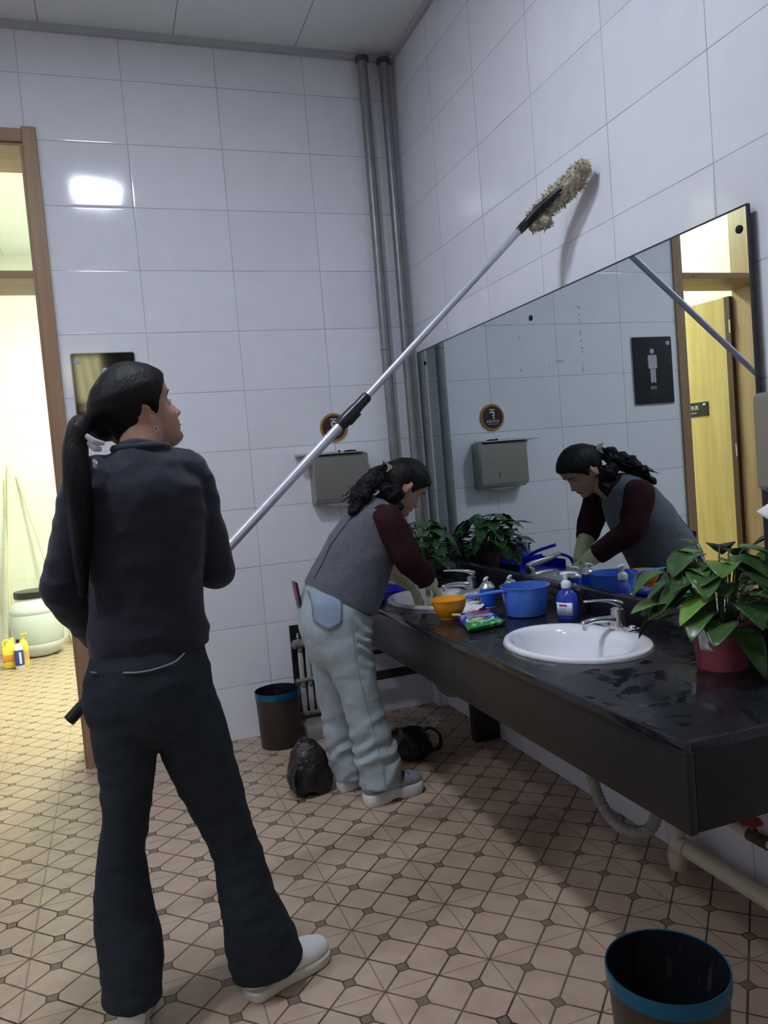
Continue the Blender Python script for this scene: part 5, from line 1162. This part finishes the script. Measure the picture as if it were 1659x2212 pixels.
def shoe(parent, heel, toe, m_up, m_sole, zh=0.0, zt=0.0, w_=0.045, name='shoe', th=0.028, chunky=False):
    h = Vector(heel); t = Vector(toe); d = (t - h); L = d.length; d.normalize(); sdir = Vector((-d.y, d.x, 0)); up = Vector((0, 0, 1))
    def P(u, v, z): return h + (t - h) * u + sdir * v + up * z
    outl = [(0.0, 0.0), (0.02, 0.6), (0.08, 0.80), (0.2, 0.80), (0.4, 0.74), (0.58, 0.90), (0.75, 1.0), (0.88, 0.88), (0.96, 0.6), (1.0, 0.0)]
    us = [o[0] for o in outl]; ws = [o[1] for o in outl]
    def ring_(k, z, infl=0.0):
        r = []
        n = 26
        for i in range(n):
            u = 0.5 - 0.5 * math.cos(PI * (i + 0.0) / n); r.append(P(u * (1 + 2 * infl) - infl, w_ * k * float(np.interp(u, us, ws)), z))
        for i in range(n):
            u = 0.5 + 0.5 * math.cos(PI * (i + 0.0) / n); r.append(P(u * (1 + 2 * infl) - infl, -w_ * k * float(np.interp(u, us, ws)), z))
        return [tuple(p) for p in r]
    b = MB(); b.skin([b.ring(ring_(0.94, 0.0)), b.ring(ring_(1.0, th * 0.2, 0.01)), b.ring(ring_(1.0, th * 0.85, 0.015)), b.ring(ring_(0.93, th))])
    if chunky:
        for v in b.bm.verts:
            u = (v.co - h).dot(d) / L
            if v.co.z < th * 0.5: v.co.z += 0.012 * math.exp(-((u - 0.46) / 0.09) ** 2) + 0.012 * max(0, (u - 0.85) / .15)
    s = obj(name, MB() if False else b, m_sole, parent); s.name = name
    b = MB()
    b.limb([(*P(0.10, 0, th + 0.030), w_ * 0.70, 0.040), (*P(0.22, 0, th + 0.034), w_ * 0.74, 0.046), (*P(0.42, 0, th + 0.026), w_ * 0.74, 0.040), (*P(0.62, 0, th + 0.018), w_ * 0.88, 0.034), (*P(0.80, 0, th + 0.012), w_ * 0.88, 0.030), (*P(0.90, 0, th + 0.010), w_ * 0.70, 0.024)], 24, 5, ref=tuple(sdir))
    b.limb([(*P(0.20, 0, th + 0.03), 0.032, 0.036), (*P(0.17, 0, th + 0.075), 0.034, 0.040)], 18, 3, ref=tuple(sdir), capround=False)
    me = organic(b, 0.004, 3)
    for v in me.vertices:
        if v.co.z < th * 0.7 + h.z: v.co.z = th * 0.7 + h.z
    u_ = obj('shoe_upper', me, m_up, s, True, 180)
    lc = MB()
    for k in range(4):
        u = 0.42 + 0.07 * k; z = th + 0.062 - 0.075 * (u - 0.42) * 1.6
        lc.limb([(*P(u, -0.022, z - 0.010), 0.0022), (*P(u + 0.01, 0, z + 0.004), 0.0022), (*P(u, 0.022, z - 0.010), 0.0022)], 7, 4)
    if chunky:
        for u in (0.62, 0.70):
            z = th + 0.052 - 0.11 * (u - 0.62)
            obj('shoe_stripe', MB().limb([(*P(u - 0.04, -w_ * 0.80, z - 0.028), 0.0035, 0.002), (*P(u, -w_ * 0.62, z - 0.008), 0.0035, 0.002), (*P(u + 0.03, -w_ * 0.30, z), 0.003, 0.002)], 8, 4), M['black_plastic'], s)
    obj('laces', lc, M['stitch'] if not chunky else M['white_paint'], s)
    return s
shoe(person1, (-1.425, -2.035, 0.002), (-1.190, -1.935, 0.002), M['shoe_white'], M['sole'], w_=0.051, th=0.026)
shoe(person1, (-1.705, -2.095, 0.002), (-1.690, -1.850, 0.002), M['shoe_white'], M['sole'], w_=0.047, th=0.030)

# ---------------- bending woman
H2 = frame((-0.462, -0.905, 1.238), (0.76, 0.05, -0.63), (0.64, 0.02, 0.77))
b2_ = MB(); head_into(b2_, H2)
b2_.limb([(-0.600, -0.955, 1.125, 0.056, 0.054), (-0.545, -0.930, 1.165, 0.050, 0.050), (-0.495, -0.912, 1.205, 0.048, 0.052)], 22, 5, ref=(0, 1, 0))
b2_.limb([(-0.835, -1.0, 0.77, 0.120, 0.10), (-0.790, -1.0, 0.86, 0.105, 0.09), (-0.740, -0.99, 0.94, 0.105, 0.088), (-0.680, -0.98, 1.03, 0.112, 0.08), (-0.625, -0.965, 1.105, 0.115, 0.06), (-0.585, -0.95, 1.145, 0.06, 0.048)], 26, 5, ref=(0, 1, 0))
b2_.limb([(-0.840, -1.06, 0.80, 0.066, 0.075), (-0.795, -1.07, 0.50, 0.050, 0.055), (-0.765, -1.07, 0.36, 0.044, 0.048), (-0.745, -1.07, 0.08, 0.030, 0.034)], 18, 5, ref=(0, 1, 0))
b2_.limb([(-0.850, -0.93, 0.80, 0.066, 0.075), (-0.835, -0.91, 0.48, 0.050, 0.055), (-0.815, -0.90, 0.34, 0.044, 0.048), (-0.800, -0.885, 0.08, 0.030, 0.034)], 18, 5, ref=(0, 1, 0))
for (hx_, hy_), (tx_, ty_) in (((-0.775, -1.08), (-0.60, -1.045)), ((-0.82, -0.885), (-0.65, -0.86))):
    b2_.limb([(hx_, hy_, 0.075, 0.030, 0.035), ((hx_ + tx_) / 2, (hy_ + ty_) / 2, 0.06, 0.032, 0.024), (tx_, ty_, 0.055, 0.030, 0.016)], 16, 4, ref=(0, 1, 0))
S2R, E2R, W2R = (-0.620, -1.105, 1.115), (-0.555, -1.120, 0.960), (-0.398, -0.965, 0.818)
S2L, E2L, W2L = (-0.600, -0.830, 1.115), (-0.560, -0.775, 0.935), (-0.445, -0.860, 0.805)
for s_, e_, w_ in ((S2R, E2R, W2R), (S2L, E2L, W2L)):
    b2_.limb([(*s_, 0.044), (*((Vector(s_) + Vector(e_)) / 2), 0.038), (*e_, 0.033), (*((Vector(e_) + Vector(w_)) / 2), 0.029), (*w_, 0.020)], 16, 5)
HR = dict(wrist=W2R, fwd=(0.45, 0.35, -0.62), nrm=(0.75, -0.1, 0.35), side=1, curl=0.75)
HL = dict(wrist=W2L, fwd=(0.25, -0.15, -0.85), nrm=(0.80, 0.1, 0.30), side=-1, curl=0.75)
open_hand(b2_, s=0.88, **HR); open_hand(b2_, s=0.88, **HL)
person2 = obj('person', organic(b2_, 0.0042, 2), M['skin'], None, True, 180)
tag(person2, 'person in grey vest, maroon sleeves and pale jeans bending over the far basin', 'person')
face_bits(person2, H2)
hc = hair_cap(H2, 0.013); hc.ell(H2 @ Vector((-0.09, 0, 0.005)), (0.045, 0.045, 0.045))
obj('hair', organic(hc, 0.0045, 3), M['hair'], person2, True, 180)
pt = MB(); rr = random.Random(11)
t0 = H2 @ Vector((-0.115, 0.0, 0.015))
pt.limb([(*(H2 @ Vector((-0.08, 0, 0.01))), 0.028, 0.028), (*t0, 0.022, 0.022), (-0.605, -0.950, 1.285, 0.040, 0.036), (-0.660, -0.985, 1.250, 0.050, 0.040), (-0.705, -1.015, 1.205, 0.045, 0.034), (-0.735, -1.04, 1.165, 0.022, 0.018)], 22, 6, ref=(0, 1, 0))
pt.ell((-0.55, -0.985, 1.215), (0.055, 0.030, 0.045)).ell((-0.565, -0.925, 1.19), (0.05, 0.05, 0.04)).ell((-0.535, -0.985, 1.165), (0.030, 0.022, 0.035))
wav = lambda p, n_: noise.noise(Vector(p) * 26) * 0.016 + noise.noise(Vector(p) * 60) * 0.008
obj('ponytail', organic(pt, 0.0045, 1, wav), M['hair'], person2, True, 180)
cu_ = MB()
for k in range(46):
    u = rr.random(); c_ = Vector((-0.57, -0.95, 1.28)).lerp(Vector((-0.735, -1.03, 1.185)), u); o_ = Vector((rr.gauss(0, .022), rr.gauss(0, .028), rr.gauss(0.012, .02)))
    p = c_ + o_ * 0.75; q = []
    dd_ = Vector((-0.6, -0.25, -0.3)).normalized(); sd_ = Vector((rr.gauss(0, 1), rr.gauss(0, 1), rr.gauss(0, 1))).normalized()
    for j in range(6): q.append((*(p + dd_ * 0.008 * j + sd_ * 0.004 * math.sin(j * 1.7 + k)), 0.0035 - 0.0004 * j))
    cu_.limb(q, 6, 3)
obj('curl_strands', cu_, M['hair'], person2)
cw = MB()
for k in range(5):
    a = -0.6 + 0.3 * k; cw.limb([(*(t0 + Vector((-0.01, -0.010, 0.020))), 0.006, 0.005), (*(t0 + Vector((-0.018 + 0.008 * k, -0.036, 0.026 - 0.006 * k))), 0.006, 0.004), (*(t0 + Vector((0.006 - 0.004 * k, -0.040, 0.008 - 0.006 * k))), 0.003, 0.003)], 8, 4)
obj('hair_claw', cw, mat('beige_hair_claw', (0.33, 0.29, 0.22), 0.4), person2)
sw = MB()
sw.limb([(-0.775, -0.998, 0.885, 0.115, 0.110), (-0.740, -0.99, 0.94, 0.118, 0.112), (-0.700, -0.985, 1.00, 0.122, 0.108), (-0.655, -0.975, 1.075, 0.128, 0.090), (-0.610, -0.962, 1.130, 0.105, 0.062), (-0.585, -0.952, 1.150, 0.065, 0.056), (-0.555, -0.938, 1.172, 0.056, 0.055)], 30, 5, ref=(0, 1, 0))
for s_, e_, w_ in ((S2R, E2R, W2R), (S2L, E2L, W2L)):
    s_, e_, w_ = Vector(s_), Vector(e_), Vector(w_); k = w_ - e_
    inn = Vector((0.0, 0.045 if s_.y < -0.95 else -0.045, -0.005))
    sw.limb([(*(s_ + inn), 0.056, 0.052), (*(s_ + Vector((0.0, 0, 0.002))), 0.066, 0.062), (*s_.lerp(e_, 0.5), 0.064, 0.064), (*e_, 0.056, 0.056), (*(e_ + k * (0.4 if e_.y < -0.95 else 0.10)), 0.050, 0.050), (*(e_ + k * (0.72 if e_.y < -0.95 else 0.22)), 0.044, 0.044)], 26, 5, capround=False)
M['maroon'] = cloth('dark_maroon_knit', (0.030, 0.007, 0.010), 0.9, 0.15, 40, 0.3)
sweater = obj('sweater', organic(sw, 0.0055, 3, folds(8, 0.004, 12)), M['maroon'], person2, True, 180)
sweater['label'] = 'dark maroon long sleeved sweater'
vs_ = MB()
TV = [(-0.815, -1.0, 0.790, 0.150, 0.160), (-0.800, -1.0, 0.830, 0.150, 0.160), (-0.754, -0.995, 0.907, 0.146, 0.152), (-0.705, -0.985, 0.992, 0.148, 0.142), (-0.660, -0.975, 1.070, 0.146, 0.120), (-0.620, -0.962, 1.130, 0.122, 0.090), (-0.588, -0.952, 1.160, 0.082, 0.066)]
vs_.limb(TV, 44, 6, ref=(0, 1, 0), capround=False)
vs_.ell((-0.66, -1.06, 1.09), (0.08, 0.065, 0.075)).ell((-0.65, -0.87, 1.09), (0.08, 0.06, 0.075))
vm = organic(vs_, 0.0055, 4, folds(5.5, 0.004, 8))
# ragged lower front and straight hem: cut below the slanting hem plane
def cut_mesh(me, co_, no_, fill=True):
    bm = bmesh.new(); bm.from_mesh(me)
    r = bmesh.ops.bisect_plane(bm, geom=list(bm.verts) + list(bm.edges) + list(bm.faces), plane_co=co_, plane_no=no_, clear_outer=True)
    if fill:
        es = [e for e in bm.edges if e.is_boundary]
        if es: bmesh.ops.holes_fill(bm, edges=es)
    bm.to_mesh(me); bm.free(); return me
cut_mesh(vm, (-0.953, -1.0, 0.905), (-0.55, 0.0, -0.835))
M['vest'] = cloth('grey_wool_vest', (0.098, 0.103, 0.130), 0.95, 0.16, 60, 0.3, sheen=0.2)
vest = obj('vest', vm, M['vest'], person2, True, 60)
vest['label'] = 'grey sleeveless vest with a dark back seam'
# dark seam up the back: snapped to the vest surface
def snap3(me, p, maxd=0.2):
    p = Vector(p); best = min(me.vertices, key=lambda v: (v.co - p).length_squared); return best.co + best.normal * 0.0012
seam = []
for u in np.linspace(0, 1, 16):
    p = Vector((-0.925, -1.06, 0.925)).lerp(Vector((-0.715, -1.045, 1.170)), u) + Vector((-0.045, 0, 0.05)) * math.sin(PI * u) * 0.6
    q = snap3(vm, p); seam.append((*q, 0.0028, 0.0020))
obj('back_seam', MB().limb(seam, 8, 3), mat('dark_navy_piping', (0.01, 0.011, 0.02), 0.6), vest)
pj_ = MB()
pj_.limb([(-0.825, -1.0, 0.89, 0.120, 0.100), (-0.836, -1.0, 0.85, 0.132, 0.116), (-0.842, -1.0, 0.79, 0.150, 0.134), (-0.838, -1.0, 0.73, 0.155, 0.144), (-0.835, -1.0, 0.66, 0.140, 0.134)], 40, 5, ref=(0, 1, 0))
NL = [(-0.835, -1.055, 0.74, 0.092, 0.125), (-0.822, -1.06, 0.64, 0.088, 0.110), (-0.806, -1.065, 0.566, 0.082, 0.090), (-0.788, -1.07, 0.47, 0.076, 0.078), (-0.771, -1.07, 0.377, 0.074, 0.074), (-0.752, -1.07, 0.28, 0.076, 0.080), (-0.735, -1.07, 0.185, 0.078, 0.086), (-0.728, -1.07, 0.11, 0.078, 0.085), (-0.735, -1.075, 0.058, 0.072, 0.080)]
FL = [(-0.848, -0.94, 0.74, 0.085, 0.115), (-0.852, -0.93, 0.62, 0.080, 0.088), (-0.852, -0.92, 0.50, 0.074, 0.074), (-0.835, -0.91, 0.36, 0.070, 0.070), (-0.818, -0.90, 0.22, 0.072, 0.074), (-0.800, -0.89, 0.10, 0.074, 0.078), (-0.796, -0.89, 0.050, 0.070, 0.074)]
pj_.limb(NL, 36, 5, ref=(0, 1, 0), capround=False); pj_.limb(FL, 36, 5, ref=(0, 1, 0), capround=False)
M['jeans_light'] = cloth('pale_blue_green_denim', (0.36, 0.425, 0.46), 0.9, 0.08, 20, 0.35)
def jeanfold(p, n_):
    z = p.z; o = 0.0
    # horizontal pull folds at the front of hip and crumples above the hems
    nz_ = noise.noise(Vector(p) * 9)
    if z > 0.45 and p.x > -0.80: o += 0.0042 * math.sin((z + (p.x + 0.8) * 0.9) * 120 + nz_ * 6) * max(0, 1 - abs(z - 0.66) / 0.17)
    if z < 0.40: o += 0.0065 * math.sin((z - 0.55 * (p.x + 0.75) + 0.3 * p.y) * 70 + nz_ * 5.5) * max(0, 1 - abs(z - 0.19) / 0.20)
    return o
pjm = organic(pj_, 0.0055, 3, folds(6.3, 0.0045, 7, (1, 1, 1.6), extra=jeanfold))
pj = obj('jeans', pjm, M['jeans_light'], person2, True, 180)
def snapy(me, x, z):
    best = None
    for v in me.vertices:
        if (v.co.x - x) ** 2 + (v.co.z - z) ** 2 < 0.00012 and (best is None or v.co.y < best): best = v.co.y
    return best if best is not None else -1.15
# back pocket: patch following the seat
pk = MB(); rows = []; nx, nz = 10, 12
for j in range(nz + 1):
    v = j / nz; z = 0.862 - 0.105 * v; row = []
    for i in range(nx + 1):
        u = i / nx; tap = 1 - 0.14 * v; x = -0.897 + (u - 0.5) * 0.112 * tap - 0.006 * v
        zz = z - 0.030 * (u - 0.5) * (1 - v * .6) - 0.032 * (1 - abs(2 * u - 1)) * v ** 4
        row.append(pk.bm.verts.new((x, snapy(pjm, x, zz) - 0.003, zz)))
    rows.append(row)
for j in range(nz):
    for i in range(nx): pk.bm.faces.new((rows[j][i], rows[j][i + 1], rows[j + 1][i + 1], rows[j + 1][i]))
M['pocket'] = cloth('denim_pocket', (0.26, 0.34, 0.45), 0.9, 0.1, 20, 0.2)
po = obj('back_pocket', pk, M['pocket'], pj); s_ = po.modifiers.new('s', 'SOLIDIFY'); s_.thickness = 0.002
M['stitch2'] = mat('denim_stitch', (0.13, 0.17, 0.22), 0.7)
edge = [rows[j][0].index for j in range(0)]
pp_ = [(-0.949, 0.872), (-0.950, 0.82), (-0.948, 0.764), (-0.905, 0.732), (-0.860, 0.756), (-0.852, 0.80), (-0.845, 0.842)]
obj('pocket_stitching', MB().limb([(x, snapy(pjm, x, z) - 0.004, z, 0.0013) for x, z in pp_], 6, 5), M['stitch2'], po)
obj('side_seam', MB().limb([(x, snapy(pjm, x, z) - 0.001, z, 0.0014) for x, z in ((-0.82, 0.86), (-0.815, 0.74), (-0.808, 0.60), (-0.79, 0.46), (-0.765, 0.32), (-0.742, 0.18), (-0.735, 0.07))], 6, 5), mat('denim_seam', (0.22, 0.28, 0.29), 0.8), pj)
obj('rivet', MB().ell((-0.822, snapy(pjm, -0.822, 0.845) - 0.002, 0.845), (0.006, 0.003, 0.006), None, 12), M['silver'], pj)
M['shoe_grey'] = noisy(mat('grey_trainer', (0.27, 0.27, 0.33), 0.6), 60, 0.15, 0.1)
M['sole2'] = noisy(mat('chunky_white_sole', (0.66, 0.66, 0.66), 0.5), 15, 0.06)
shoe(person2, (-0.805, -1.092, 0.002), (-0.545, -1.045, 0.002), M['shoe_grey'], M['sole2'], w_=0.052, th=0.046, chunky=True)
shoe(person2, (-0.862, -0.893, 0.002), (-0.605, -0.855, 0.002), M['shoe_grey'], M['sole2'], w_=0.050, th=0.046, chunky=True)
M['glove'] = noisy(mat('pale_yellow_rubber_glove', (0.52, 0.50, 0.30), 0.5), 12, 0.12, 0.2, 60)
for s_, e_, w_, Hh in ((S2R, E2R, W2R, HR), (S2L, E2L, W2L, HL)):
    g_ = MB(); e_, w_ = Vector(e_), Vector(w_); k = w_ - e_
    g_.limb([(*(e_ + k * (0.66 if e_.y < -0.95 else 0.12)), 0.040, 0.040), (*(e_ + k * 0.85), 0.034, 0.034), (*w_, 0.029, 0.025)], 20, 4, capround=False)
    open_hand(g_, s=0.90, pad=0.0022, **Hh)
    obj('rubber_glove', organic(g_, 0.0040, 2, folds(2, 0.002, 30)), M['glove'], person2, True, 180)
ph = thing('phone', 'dark phone with red edge sticking out of the pale jeans back pocket', 'phone', (-0.965, -0.985, 0.84))
Rp = Matrix.Rotation(-0.12, 4, 'Y')
obj('phone_body', MB().box((-0.978, -0.985, 0.845), (0.010, 0.070, 0.125), Rp, 0.004), M['black_plastic'], ph)
obj('phone_edge', MB().box((-0.984, -0.985, 0.873), (0.006, 0.066, 0.062), Rp, 0.002), mat('dark_red_case', (0.22, 0.02, 0.05), 0.4), ph)
